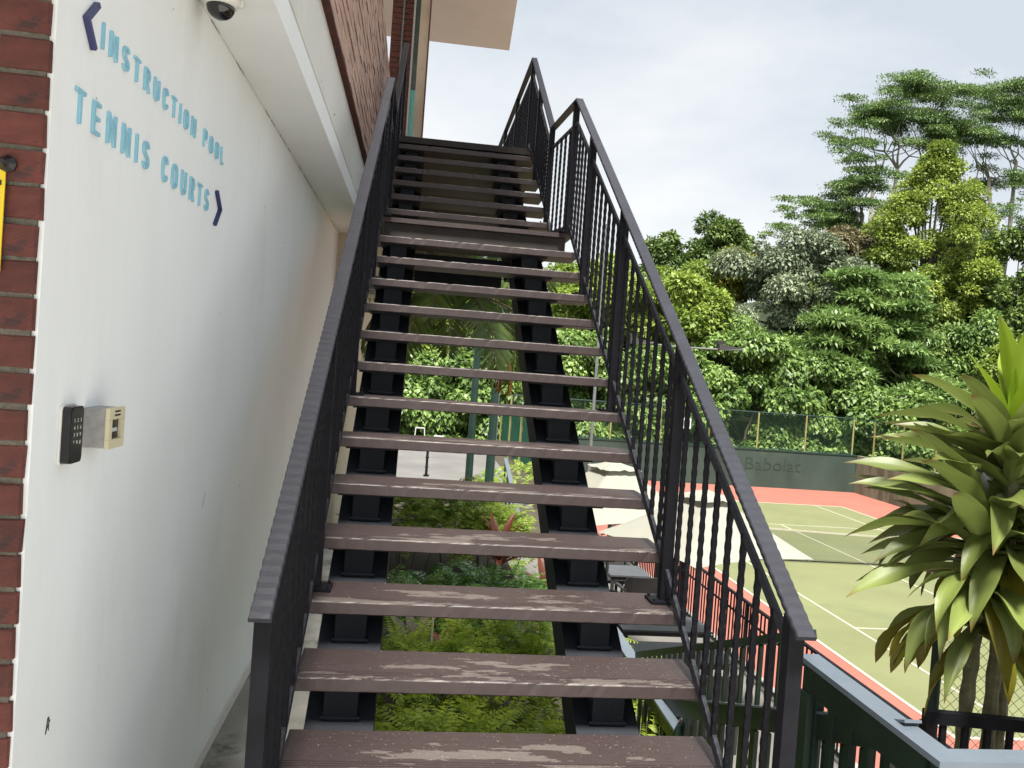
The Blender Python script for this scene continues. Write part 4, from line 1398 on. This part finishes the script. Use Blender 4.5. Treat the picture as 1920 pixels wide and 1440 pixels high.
def trunk_mesh(base, blobs, r0, n_limb=8, bend=0.4):
    base = Vector(base)
    bl = sorted(blobs, key=lambda b: -b[3])
    top = Vector((np.mean([b[0] for b in blobs]), np.mean([b[1] for b in blobs]), np.mean([b[2] for b in blobs])))
    m = MB()
    k1 = base.lerp(top, 0.55) + Vector((random.uniform(-bend, bend), random.uniform(-bend, bend), 0))
    m.tube([base - Vector((0, 0, .4)), base.lerp(k1, .5), k1, top], [r0, r0 * .85, r0 * .65, r0 * .3], 8)
    for b in random.sample(blobs, min(n_limb, len(blobs))):
        e = Vector(b[:3])
        s = k1.lerp(top, random.uniform(-0.3, 0.7))
        mid = s.lerp(e, 0.5) + Vector((0, 0, -0.06 * (e - s).length))
        m.tube([s, mid, e], [r0 * .35, r0 * .22, r0 * .08], 6)
    return m

def tree(name, label, base, blobs, n, L, Wd, lm, cat='tree', group='trees on the hillside', r0=0.22, tm='trunk', limbs=8, **k):
    t = thing(name, base, label, cat, group)
    V, F, R = blob_leaves(blobs, n, L, Wd, **k)
    put('crown', np_mesh('crown', V, F, R), lm, t)
    trunk_mesh(base, blobs, r0, limbs).build('trunk', tm, t, smooth=True)
    return t

# --- vine-covered growth right behind the fence
vines = [(-4.5, 43.5, 1.6, 3.2, 'far left end of the hillside'), (-0.5, 44, 2.0, 2.9, 'seen left under the stairs'), (3.6, 44.2, 2.3, 2.9, 'behind the two dark poles'), (8.3, 44.8, 4.0, 3.4, 'behind the right stringer'),
         (13.6, 44.9, 3.5, 3.4, 'behind the middle of the stair railing'), (18.9, 44.6, 4.6, 3.6, 'behind the far fence below the dark round tree'), (23.4, 44.8, 3.6, 3.2, 'behind the far fence below the layered tree'), (28.0, 43.6, 1.9, 3.2, 'behind the cane plant')]
for (x, y, zt, r, where) in vines:
    bl = []
    for k in range(30):
        zz = RNG.uniform(-3.3, zt - 0.7)
        taper = 1 - 0.35 * max(0, (zz + 3.3) / (zt + 3.3)) ** 2
        bl.append((x + RNG.uniform(-1, 1) * r * taper, y + RNG.uniform(-1.2, 1.0) + (zz + 3) * 0.16, zz, RNG.uniform(0.7, 1.3), 0.9, RNG.uniform(0.5, 1.0)))
    bl += [(x + RNG.uniform(-.5, .5) * r, y + 0.8, zt - 0.9, 1.1, 1, 0.8) for _ in range(4)]
    tree('climber_thicket', 'dense leafy climber-covered thicket ' + where, (x, y + .6, ZC), bl, 26000, 0.32, 0.20, 'leaf_vine', 'shrub', 'thickets behind the court fence', 0.12, limbs=10, droop=0.75, outw=0.55, upn=0.55, jitter=0.45)

# --- light green bushes above them
for (x, y, z, rx, rz, n, lab) in ((10.4, 50, 5.9, 4.0, 2.6, 15000, 'bright light green tree behind the upper stair railing'), (15.4, 48.5, 5.3, 3.0, 2.3, 12000, 'bright light green tree left of the dark round tree'),
                                  (-2.0, 50, 3.6, 3.4, 2.6, 8000, 'light green tree at the far left behind the palm'), (4.0, 51, 4.6, 3.6, 2.6, 8000, 'light green tree behind the grey pole under the stairs')):
    bl = sub_blobs(x, y, z, rx, 2.6, rz, 34, 0.6, 1.3, 0.75)
    tree('bright_tree', lab, (x, y + .5, z - 5.5), bl, n, 0.36, 0.20, 'leaf_light', r0=0.16, droop=0.4, outw=0.9, upn=0.8)

# --- dark glossy round tree
bl = sub_blobs(25.6, 54, 7.4, 6.0, 4.0, 4.6, 86, 0.8, 1.6, 0.75)
tree('round_tree', 'large dark grey-green round tree with glossy leaves behind the court', (25.2, 55.5, 1.0), bl, 56000, 0.28, 0.17, 'leaf_dome', r0=0.35, droop=0.55, outw=0.8, upn=0.9, jitter=0.4)
bl = sub_blobs(19.0, 51, 5.0, 2.0, 1.8, 2.0, 14, 0.6, 1.0, 0.75)
tree('round_tree', 'smaller dark glossy tree left of the large round tree', (19.0, 51.5, 0.5), bl, 7000, 0.32, 0.18, 'leaf_dome', r0=0.2, droop=0.55, upn=0.9)

# --- layered light tree in front of it (long compound leaves in tiers)
def tiers(cx, cy, z0, z1, r0, r1, n, rt0, rt1, flat):
    out = []
    for k in range(n):
        q = RNG.random()
        z = z0 + (z1 - z0) * q
        R_ = (r0 + (r1 - r0) * q) * math.sqrt(RNG.uniform(0.05, 1))
        a = -math.pi / 2 + RNG.uniform(-2.2, 2.2)
        rr = RNG.uniform(rt0, rt1)
        out.append((cx + R_ * math.cos(a), cy + R_ * math.sin(a) * 0.8, z, rr, rr, rr * flat))
    return out
bl = tiers(29.0, 49.5, 1.4, 9.3, 5.0, 2.6, 60, 0.8, 1.5, 0.30)
tree('layered_tree', 'light green tree with leaves in flat tiers right of the round tree', (29.0, 50, -1.5), bl, 22000, 0.44, 0.15, 'leaf_pinnate', r0=0.25, limbs=22, tm='pale_trunk', droop=0.35, outw=0.9, upn=1.2, jitter=0.4, zmin=-0.1, shell=0.6)
bl = tiers(24.6, 47.6, 2.0, 6.2, 3.2, 1.6, 26, 0.7, 1.2, 0.32)
tree('layered_tree', 'smaller light green tiered tree in front of the dark round tree', (24.6, 48, -2.5), bl, 9000, 0.42, 0.15, 'leaf_pinnate', r0=0.18, limbs=10, droop=0.35, outw=0.9, upn=1.2, jitter=0.4, zmin=-0.1, shell=0.6)

# --- shaded growth filling the slope between the named trees
fill = [(6.0, 52, 2.0, 'leaf_dark', 'left of the lamp pole'), (13.0, 53, 3.6, 'leaf_vine', 'above the middle thickets'), (17.6, 55, 6.2, 'leaf_light', 'left of the yellowish tree'), (20.6, 50, 3.2, 'leaf_vine', 'below the yellowish tree'), (30.0, 58, 8.0, 'leaf_dark', 'behind the round tree'),
        (33.0, 55, 6.2, 'leaf_dark', 'below the brownish crown'), (36.6, 51, 4.6, 'leaf_vine', 'below the pointed tree'), (40.2, 57, 6.6, 'leaf_dark', 'right of the pointed tree'), (38.4, 47, 1.4, 'leaf_vine', 'behind the cane plant'), (44.5, 60, 9.0, 'leaf_dark', 'at the right edge'),
        (35.0, 62, 11.0, 'leaf_dark', 'under the flat-crowned trees'), (46.0, 66, 13.5, 'leaf_feather', 'beyond the right edge tree'), (26.5, 49.5, 3.0, 'leaf_vine', 'below the round tree'), (10.8, 58, 5.2, 'leaf_dark', 'behind the light green trees'), (0.5, 56, 3.0, 'leaf_dark', 'far left behind the palm')]
for (x, y, z, lm_, where) in fill:
    bl = sub_blobs(x, y, z, 3.6, 2.2, 3.2, 34, 0.7, 1.4, 0.75, zmin=-0.7)
    tree('slope_tree', 'bushy green tree on the slope ' + where, (x, y + .5, z - 5.0), bl, 15000, RNG.uniform(0.24, 0.36), RNG.uniform(0.12, 0.18), lm_, r0=0.16, limbs=9, droop=RNG.uniform(0.2, 0.6))

# --- skyline trees
bl = sub_blobs(18.0, 61, 10.6, 1.9, 1.8, 2.4, 26, 0.5, 1.1, 0.8)
tree('skyline_tree', 'dark green tree at the left end of the skyline beside the handrail', (18.0, 61, 3), bl, 9000, 0.34, 0.18, 'leaf_dark', r0=0.2, outw=1.0)
bl = sub_blobs(22.6, 61.5, 11.4, 3.4, 2.2, 2.8, 36, 0.6, 1.25, 0.8)
tree('skyline_tree', 'dark green rounded tree on the skyline above the yellowish tree', (22.6, 61.5, 4), bl, 14000, 0.34, 0.18, 'leaf_dark', r0=0.25, outw=1.0)
bl = sub_blobs(22.8, 57.5, 9.2, 2.2, 1.8, 2.9, 32, 0.5, 1.0, 0.8)
tree('yellow_tree', 'yellowish green tree on the skyline', (22.8, 58, 3), bl, 13000, 0.28, 0.14, 'leaf_yellow', r0=0.2, outw=0.8)
bl = sub_blobs(33.5, 61, 12.2, 4.6, 2.6, 2.4, 40, 0.6, 1.3, 0.75)
tree('bronze_tree', 'brownish tinted tree crown behind the round tree', (33.5, 61, 5), bl, 15000, 0.32, 0.17, 'leaf_bronze', r0=0.3)
bl = sub_blobs(28.6, 60, 11.2, 2.6, 2.0, 1.4, 14, 0.5, 1.0, 0.8)
tree('skyline_tree', 'thin dark tree behind the top of the round tree', (28.6, 60, 5), bl, 4500, 0.30, 0.15, 'leaf_dark', r0=0.2, outw=1.0)

# --- tall yellow-green column tree
bl = []
for k in range(230):
    q = RNG.random() ** 1.15
    z = 5.5 + 15.2 * q
    R_ = (4.9 * (1 - abs(q - 0.38) ** 1.6 * 1.5) * (1 - 0.74 * max(0, q - 0.6) / 0.4)) * math.sqrt(RNG.uniform(0.1, 1))
    a = -math.pi / 2 + RNG.uniform(-2.3, 2.3)
    r_ = RNG.uniform(0.55, 1.15) * (1.0 if q < 0.8 else 0.8)
    bl.append((37.3 + R_ * math.cos(a) + (q - .5) * 0.6, 56.5 + R_ * math.sin(a), z, r_, r_, r_ * 0.8))
bl += [(33.6, 55.5, 13.2, 1.1, 1, .8), (34.4, 55.5, 14.6, 1.2, 1, .8), (33.2, 55.6, 11.8, 1.0, 1, .7), (34.0, 55.5, 12.4, 1.2, 1, 1.0), (35.0, 55.4, 15.9, 1.0, 1, .8), (40.6, 56, 12.2, 1.3, 1, 1), (41.5, 56, 10.4, 1.5, 1, 1.1), (40.0, 56, 14.4, 1.1, 1, .9)]
tree('column_tree', 'tall yellow-green pointed tree standing above the forest', (37.3, 57, 0.5), bl, 72000, 0.25, 0.14, 'leaf_column', r0=0.4, limbs=30, droop=0.25, outw=1.0, upn=0.7, jitter=0.5)

# --- tall flat-crowned trees behind
def canopy_tree(lab, base, forks, tiers_, n, seed):
    rn = random.Random(seed)
    t = thing('rain_tree', base, lab, 'tree', 'tall flat-crowned trees')
    V, F, R = blob_leaves(tiers_, n, 0.22, 0.11, droop=0.15, outw=1.0, upn=1.4, jitter=0.45, zmin=-0.5, shell=0.9)
    put('crown', np_mesh('crown', V, F, R), 'leaf_feather', t)
    m = MB()
    b0 = Vector(base)
    for (fx, fy, fz) in forks:
        f = Vector((fx, fy, fz))
        mid = b0.lerp(f, .55) + Vector((rn.uniform(-.4, .4), 0, 0))
        m.tube([b0, mid, f], [0.36, 0.24, 0.17], 8)
        near = sorted(tiers_, key=lambda q: (Vector(q[:3]) - f).length)[:max(6, len(tiers_) // len(forks))]
        rn.shuffle(near)
        for g_ in range(4):
            grp = near[g_ * 3:g_ * 3 + 3]
            if not grp:
                break
            cen = sum((Vector(q[:3]) for q in grp), Vector()) / len(grp)
            hub = f.lerp(cen, .6) + Vector((rn.uniform(-.4, .4), 0, -0.10 * (cen - f).length))
            m.tube([f, f.lerp(hub, .5) + Vector((rn.uniform(-.3, .3), 0, rn.uniform(-.2, .2))), hub], [0.13, 0.10, 0.07], 6)
            for q in grp:
                e = Vector(q[:3])
                m.tube([hub, hub.lerp(e, .5) + Vector((rn.uniform(-.3, .3), 0, -.2)), e], [0.06, 0.045, 0.02], 5)
    m.build('trunk', 'pale_trunk', t, smooth=True)
    return t
def layer(cx, cy, cz, w, n, r0, r1):
    return [(cx + RNG.normal(0, 0.62) * w * 1.35, cy + RNG.uniform(-2.5, 2.5), cz + RNG.normal(0, 0.55), *(lambda r: (r * 1.2, r, r * RNG.uniform(0.18, 0.34)))(RNG.uniform(r0 * 0.7, r1 * 1.05))) for _ in range(int(n * 1.8))]
tl = layer(42.0, 75, 28.6, 2.4, 12, 1.0, 1.8) + layer(41.2, 75, 26.6, 1.8, 7, .8, 1.4) + layer(47.6, 75, 31.6, 2.8, 14, 1.0, 1.9) + layer(46.0, 75, 29.4, 3.0, 12, 1.0, 1.8) + layer(51.0, 76, 28.8, 3.0, 14, 1.0, 1.9) + layer(49.5, 75, 26.8, 2.2, 8, .8, 1.4)
canopy_tree('tallest flat-crowned tree with pale branches behind the pointed tree', (43.6, 75, 8), [(43.0, 75, 22.5), (45.4, 75, 24.0), (48.6, 75.5, 24.5)], tl, 64000, 1)
tl = layer(57.5, 78, 34.0, 3.0, 14, 1.2, 2.0) + layer(60.5, 78, 31.5, 3.5, 14, 1.2, 2.0) + layer(56.0, 78, 28.6, 3.5, 14, 1.1, 1.9) + layer(61.0, 78, 25.0, 2.5, 9, 1.0, 1.7) + layer(57.0, 78, 21.4, 2.4, 7, .8, 1.4) + layer(60.5, 78, 18.5, 2.6, 9, 1.0, 1.6)
canopy_tree('flat-crowned tree cut by the right edge of the picture', (59.5, 78, 8), [(57.5, 78, 25.0), (60.5, 78, 27.0), (59.6, 78, 17)], tl, 58000, 2)
tl = layer(33.0, 68, 16.5, 1.6, 5, .7, 1.2) + layer(35.6, 68, 18.6, 2.2, 11, .9, 1.6) + layer(37.8, 68, 20.8, 1.6, 8, .9, 1.5) + layer(31.6, 68, 17.4, 1.2, 4, .5, .9) + layer(36.4, 68, 16.6, 2.2, 10, .9, 1.5) + layer(38.0, 68, 23.0, 1.4, 5, .7, 1.2) + layer(30.2, 68, 15.8, 1.0, 4, .5, .8)
canopy_tree('lower flat-tiered tree left of the pointed tree', (37.4, 68, 6), [(36.0, 68, 15.0), (38.2, 68, 17.5)], tl, 38000, 3)

# --- right edge
bl = sub_blobs(41.8, 53, 9.4, 3.2, 2.6, 5.4, 34, 0.8, 1.4, 0.8)
tree('round_tree', 'dark tree at the right edge behind the cane plant', (41.8, 53.5, 0), bl, 16000, 0.34, 0.2, 'leaf_dark', r0=0.3, upn=0.9)
bl = sub_blobs(33.8, 51.5, 4.4, 3.2, 2.4, 3.0, 24, 0.7, 1.2, 0.8)
tree('skyline_tree', 'dark shaded tree between the layered tree and the right edge', (33.8, 52, -2), bl, 9000, 0.34, 0.18, 'leaf_dark', r0=0.2)
bl = sub_blobs(31.2, 45.6, 1.4, 2.7, 1.8, 1.7, 18, 0.5, 1.0, 0.7)
tree('bright_tree', 'light green bush with reddish tips behind the cane plant', (31.2, 46, -3.5), bl, 8000, 0.30, 0.16, 'leaf_pinnate', r0=0.12, droop=0.4)
bl = sub_blobs(36.4, 46.0, 3.6, 1.8, 1.5, 1.8, 14, 0.5, 0.9, 0.7)
tree('bright_tree', 'light green bush at the right edge behind the cane plant tips', (36.4, 46, -3), bl, 6000, 0.32, 0.18, 'leaf_light', r0=0.12, droop=0.4)
bl = sub_blobs(33.5, 44.0, -1.2, 2.6, 1.6, 2.4, 18, 0.6, 1.0, 0.8)
tree('climber_thicket', 'leafy thicket right of the court corner', (33.5, 44.5, ZC), bl, 8000, 0.36, 0.22, 'leaf_vine', 'shrub', 'thickets behind the court fence', 0.12, droop=0.7)

# ------------------------------------------------------------------ garden under the stairs
def fronds(n, region, L0, L1, npair, lw, ztop, spread=0.9, zfun=None):
    """feathery fronds: arching rachis with paired leaflets, all merged"""
    VV, FF, RR = [], [], []
    o = 0
    for k in range(n):
        x = RNG.uniform(region[0], region[1]); y = RNG.uniform(region[2], region[3])
        z = zfun(x, y) + RNG.normal(0, 0.05)
        L = RNG.uniform(L0, L1)
        a = RNG.uniform(0, 2 * np.pi)
        e = RNG.uniform(0.35, 1.25)
        cur = RNG.uniform(0.6, 1.5)
        s = np.linspace(0.08, 1, npair)
        ang = e - cur * s ** 1.3
        ds = L / npair
        hx = np.cumsum(np.cos(ang)) * ds; hz = np.cumsum(np.sin(ang)) * ds
        d = np.array([math.cos(a), math.sin(a), 0]); sd = np.array([-math.sin(a), math.cos(a), 0])
        Pn = np.array([x, y, z]) + hx[:, None] * d + hz[:, None] * np.array([0, 0, 1])
        T = np.cos(ang)[:, None] * d + np.sin(ang)[:, None] * np.array([0, 0, 1])
        Nv = np.cross(T, np.broadcast_to(sd, T.shape))
        ll = lw * np.sin(np.pi * (0.15 + 0.80 * s)) * L / L1 + 0.01
        tone = RNG.uniform(0, 1)
        for side in (-1, 1):
            A = sd * side + T * 0.55 + RNG.normal(0, 0.12, T.shape) - np.array([0, 0, 0.2])
            v, f, r = leaf_cards(Pn, A, Nv * 1.0 + RNG.normal(0, .15, T.shape), ll, ll * 0.30, 0.1)
            VV.append(v); FF.append(f + o); RR.append(np.clip(r * 0.4 + tone * 0.6, 0, 1)); o += len(v)
        v, f, r = leaf_cards(Pn[:-1], T[:-1], Nv[:-1], np.full(npair - 1, ds * 1.3), np.full(npair - 1, 0.006))
        VV.append(v); FF.append(f + o); RR.append(r * 0 + 0.2); o += len(v)
    return np.concatenate(VV), np.concatenate(FF), np.concatenate(RR)

def bed_plant(name, label, base, data, lm, cat='shrub', group='garden plants under the stairs'):
    t = thing(name, base, label, cat, group)
    put('foliage', np_mesh('foliage', *data), lm, t)
    m = MB()
    for k in range(7):
        a = random.uniform(0, 6.28); r = random.uniform(.05, .3)
        m.tube([(base[0] + r * math.cos(a), base[1] + r * math.sin(a), base[2] - .05), (base[0] + 1.6 * r * math.cos(a), base[1] + 1.6 * r * math.sin(a), base[2] + .45)], [0.012, 0.006], 5)
    m.build('stem', 'trunk', t)
    return t
mound = lambda cx, cy, r, zc, h: (lambda x, y: zc + h * max(0.0, 1 - ((x - cx) ** 2 + (y - cy) ** 2) / r ** 2) + random.uniform(-.12, .04))
specs = [(-1.00, 2.05, 0.48, -1.02, 0.42, 'leftmost of the nearest row'), (-0.45, 2.15, 0.50, -1.05, 0.45, 'middle of the nearest row'), (0.05, 2.05, 0.48, -1.02, 0.45, 'at the right of the nearest row'),
         (-1.05, 3.15, 0.50, -0.98, 0.45, 'left of the second row'), (-0.50, 3.35, 0.52, -0.95, 0.48, 'middle of the second row'), (0.02, 3.25, 0.52, -0.95, 0.50, 'right of the second row')]
for (cx, cy, r, zc, h, w_) in specs:
    d = fronds(170, (cx - r, cx + r, cy - r, cy + r), 0.20, 0.40, 15, 0.075, 0, zfun=mound(cx, cy, r * 1.3, zc, h))
    bed_plant('fern_shrub', 'yellow-green feathery fern shrub under the lowest treads, ' + w_, (cx, cy, -1.30), d, 'leaf_fern')
for (cx, cy, r, zc, h, w_) in ((-0.95, 4.9, 0.5, -0.98, 0.34, 'left'), (-0.35, 5.2, 0.6, -0.95, 0.40, 'middle'), (0.15, 5.0, 0.45, -0.98, 0.36, 'right')):
    d = fronds(190, (cx - r, cx + r, cy - r, cy + r), 0.18, 0.34, 9, 0.095, 0, zfun=mound(cx, cy, r * 1.3, zc, h))
    bed_plant('glossy_shrub', 'dark glossy compound-leaved shrub behind the ferns, ' + w_ + ' one', (cx, cy, -1.30), d, 'leaf_gloss')
for (cx, cy, r, zc, h, w_) in ((-1.05, 8.3, 0.65, -0.92, 0.60, 'left'), (-0.40, 8.6, 0.7, -0.90, 0.62, 'middle'), (0.05, 7.9, 0.45, -0.98, 0.48, 'right'), (0.35, 13.0, 0.8, -2.3, 0.9, 'farther'), (1.15, 19.5, 1.0, -2.4, 0.8, 'low far'), (2.3, 22.0, 1.2, -2.5, 1.0, 'farthest')):
    d = fronds(260, (cx - r, cx + r, cy - r, cy + r), 0.20, 0.36, 10, 0.105, 0, zfun=mound(cx, cy, r * 1.3, zc, h))
    bed_plant('bright_shrub', 'sunny light green shrub seen through the middle treads, ' + w_ + ' one', (cx, cy, -1.30 if cy < 10 else -2.6), d, 'leaf_bright')

def strap_mesh(name, L, Wd, e0, cur, lm, n=12, twist=0.0, wave=0.0, uvs=True, seed=0):
    """strap leaf along +X from the origin: starts at elevation e0, bends down by cur, channelled, pointed"""
    rn = random.Random(seed)
    V, F, R, U = [], [], [], []
    x = z = 0.0
    ph = rn.uniform(0, 6)
    cols = 5
    for i in range(n + 1):
        s = i / n
        ang = e0 - cur * s ** 1.5
        if i:
            x += math.cos(ang) * L / n; z += math.sin(ang) * L / n
        w = Wd * (0.42 + 0.58 * math.sin(min(1, s / 0.55) * math.pi / 2)) * (1 - max(0, (s - 0.55) / 0.45) ** 1.9) + 0.0015
        tw = twist * s * s
        nx_, nz_ = -math.sin(ang), math.cos(ang)
        for c in range(cols):
            q = (c - (cols - 1) / 2) / ((cols - 1) / 2)
            ch = 0.30 * w * (abs(q) ** 1.3) * (1 - 0.5 * s) + wave * w * math.sin(s * 11 + ph + q * 2.0) * q * q * s
            oy = q * w / 2 * math.cos(tw); on = ch + q * w / 2 * math.sin(tw)
            V.append((x + nx_ * on, oy, z + nz_ * on)); R.append(s); U.append((s, q * 0.5 + 0.5))
    for i in range(n):
        for c in range(cols - 1):
            F.append((i * cols + c, (i + 1) * cols + c, (i + 1) * cols + c + 1, i * cols + c + 1))
    me = np_mesh(name, np.array(V), np.array(F), np.array(R), smooth=True)
    uv = me.uv_layers.new(name='UVMap')
    li = np.empty(len(me.loops), np.int32); me.loops.foreach_get('vertex_index', li)
    uv.data.foreach_set('uv', np.array(U, np.float32)[li].ravel())
    me.materials.append(MAT[lm])
    return me

# red cordylines in the bed
for (x, y, z, n, lab, lm, L) in ((-0.05, 6.35, -0.72, 16, 'dark red cordyline behind the right stringer', 'leaf_ti', 0.55), (-0.92, 3.98, -0.85, 9, 'grey-pink cordyline between the ferns at the left', 'leaf_ti_pale', 0.42), (-0.68, 4.05, -0.88, 4, 'rusty red cordyline shoot between the ferns', 'leaf_ti', 0.38), (0.32, 5.6, -0.8, 8, 'bronze cordyline at the right edge of the bed', 'leaf_ti', 0.42)):
    t = thing('cordyline', (x, y, -1.30), lab, 'plant', 'garden plants under the stairs')
    ms_ = [strap_mesh('leaf', L, 0.085, e, c, lm, 9, 0.3, 0.05, seed=int(e * 10)) for e, c in ((1.35, 0.5), (1.05, 0.9), (0.7, 1.1))]
    for k in range(n):
        put('leaf', ms_[k % 3], None, t, loc=(x, y, z), rot=(0, 0, k * 2.4 + random.uniform(-.3, .3)), scale=random.uniform(.8, 1.15))
    MB().tube([(x, y, -1.30), (x, y, z + 0.03)], 0.014, 6).build('stem', 'trunk', t)
bs = thing('bamboo_stake', (-0.80, 3.95, -1.3), 'thin yellow cane stake between the ferns', 'stake')
MB().tube([(-0.80, 3.95, -1.3), (-0.795, 3.96, -0.35)], 0.009, 6).build('cane', 'device_cream', bs)

# ------------------------------------------------------------------ palm behind the stairs
def frond_mesh(L, e0, cur, lm, nl=64, ll=0.50, seed=0, droop=0.5):
    rn = np.random.default_rng(seed)
    s = np.linspace(0.02, 1, nl)
    ang = e0 - cur * s ** 1.35
    ds = L / nl
    Pn = np.stack([np.cumsum(np.cos(ang)) * ds, np.zeros(nl), np.cumsum(np.sin(ang)) * ds], -1)
    T = np.stack([np.cos(ang), np.zeros(nl), np.sin(ang)], -1)
    Nv = np.stack([-np.sin(ang), np.zeros(nl), np.cos(ang)], -1)
    parts = []
    m = s > 0.18
    for side in (-1, 1):
        l = ll * np.sin(np.pi * (0.12 + 0.82 * s)) ** 0.6
        A = np.array([0, side, 0]) + T * 0.75 + Nv * 0.18 - np.array([0, 0, droop]) + rn.normal(0, .06, T.shape)
        parts.append(leaf_cards(Pn[m], A[m], (Nv + np.array([0, -side * 0.5, 0]))[m], l[m], np.full(m.sum(), 0.040), 0.25))
    V, F, R = merge(parts)
    mb = MB()
    mb.tube([tuple(p) for p in Pn[::5]] + [tuple(Pn[-1])], list(np.linspace(0.022, 0.004, len(Pn[::5]) + 1)), 5)
    me = np_mesh('frond', V, F, R)
    me.materials.append(MAT[lm])
    rm = mb.mesh('rachis', True); rm.materials.append(MAT['palm_trunk'])
    return me, rm
palm = thing('palm', (-1.72, 9.25, -2.6), 'feather palm with drooping and dead orange fronds seen through the stairs', 'palm')
PC = Vector((-0.62, 9.3, 2.30))
MB().tube([(-1.72, 9.25, -2.6), (-1.66, 9.25, 0.4), (-1.30, 9.27, 1.5), (PC.x, PC.y, PC.z)], [0.12, 0.09, 0.075, 0.05], 12).build('trunk', 'palm_trunk', palm, smooth=True)
fm = [frond_mesh(2.1, 1.0, 1.9, 'leaf_palm', seed=1), frond_mesh(2.0, 0.55, 1.8, 'leaf_palm', seed=2), frond_mesh(1.8, 0.15, 1.7, 'leaf_palm', seed=3)]
fd = [frond_mesh(1.6, -0.2, 1.5, 'leaf_palm_dead', nl=34, ll=0.30, seed=4, droop=1.2)]
for k in range(21):
    me, rm = fm[k % 3]
    a = k * 2.399 + 0.3
    f = put('frond', me, None, palm, loc=PC, rot=(random.uniform(-.1, .1), 0, a), scale=random.uniform(.85, 1.1))
    r = put('rachis', rm, None, f, loc=PC)
    r.matrix_parent_inverse = Matrix.Identity(4); r.location = (0, 0, 0)
for a in (-0.5, 0.6):
    f = put('frond', fd[0][0], None, palm, loc=PC - Vector((0, 0, .15)), rot=(0, 0, a), label='dead orange frond')
    r = put('rachis', fd[0][1], None, f, loc=PC)
    r.matrix_parent_inverse = Matrix.Identity(4); r.location = (0, 0, 0)

# ------------------------------------------------------------------ cane plant (big strap leaves) at the right edge
cp = thing('cane_plant', (1.93, 1.75, -1.35), 'large cane plant with long glossy strap leaves at the right edge', 'plant')
LEAF = {
    'up': [strap_mesh('leaf', 0.62, 0.118, 1.45, 0.30, 'strap_leaf_young', 12, 0.2, 0.06, seed=1), strap_mesh('leaf', 0.58, 0.122, 1.2, 0.35, 'strap_leaf_young', 12, -0.3, 0.06, seed=2)],
    'mid': [strap_mesh('leaf', 0.70, 0.118, 0.75, 0.45, 'strap_leaf', 14, 0.5, 0.14, seed=3), strap_mesh('leaf', 0.74, 0.108, 0.50, 0.55, 'strap_leaf', 14, -0.6, 0.16, seed=4), strap_mesh('leaf', 0.70, 0.120, 0.32, 0.30, 'strap_leaf', 14, 0.3, 0.14, seed=5), strap_mesh('leaf', 0.66, 0.112, 0.60, 0.85, 'strap_leaf', 14, 0.9, 0.18, seed=15)],
    'low': [strap_mesh('leaf', 0.70, 0.110, 0.20, 0.75, 'strap_leaf', 16, 0.8, 0.18, seed=6), strap_mesh('leaf', 0.70, 0.102, 0.0, 0.65, 'strap_leaf', 16, -0.9, 0.20, seed=7), strap_mesh('leaf', 0.66, 0.112, 0.10, 1.3, 'strap_leaf', 16, 0.7, 0.18, seed=8)],
    'hang': [strap_mesh('leaf', 0.60, 0.092, -0.35, 0.9, 'strap_leaf_old', 16, 1.4, 0.22, seed=9), strap_mesh('leaf', 0.58, 0.088, -0.2, 1.15, 'strap_leaf', 16, -1.4, 0.22, seed=10)],
}
def rosette(x, y, z0, z1, plan, seed):
    rn = random.Random(seed)
    for kind, n, za, zb in plan:
        for k in range(n):
            me = LEAF[kind][k % len(LEAF[kind])]
            a = math.pi + k * 2.399 + rn.uniform(-.25, .25) + {'up': .4, 'mid': 0, 'low': 1.1, 'hang': .7}[kind]
            z = za + (zb - za) * rn.random()
            put('leaf', me, None, cp, loc=(x, y, z), rot=(rn.uniform(-.12, .12), rn.uniform(-.1, .1), a), scale=rn.uniform(.85, 1.12))
rosette(2.02, 1.74, 0, 0, (('up', 9, 1.14, 1.26), ('mid', 44, 0.80, 1.18), ('low', 36, 0.58, 0.95), ('hang', 10, 0.50, 0.80)), 1)
rosette(1.86, 1.66, 0, 0, (('mid', 22, 0.58, 0.80), ('low', 30, 0.40, 0.70), ('hang', 34, 0.20, 0.52)), 2)
rosette(2.20, 1.85, 0, 0, (('up', 4, 1.10, 1.2), ('mid', 16, 0.85, 1.10), ('low', 14, 0.60, 0.85), ('hang', 8, 0.5, 0.65)), 3)
for (x0, x1, y0, zt) in ((1.845, 1.86, 1.70, 0.70), (2.005, 2.02, 1.72, 1.20), (2.15, 2.2, 1.85, 1.05)):
    pts, rad = [], []
    for k in range(26):
        q = k / 25
        pts.append((x0 + (x1 - x0) * q + 0.008 * math.sin(q * 9), y0 + 0.01 * math.sin(q * 7), -1.35 + (zt + 1.35) * q))
        rad.append(0.036 * (1.08 if k % 2 else 0.88))
    MB().tube(pts, rad, 9).build('stem', 'cane_trunk', cp)
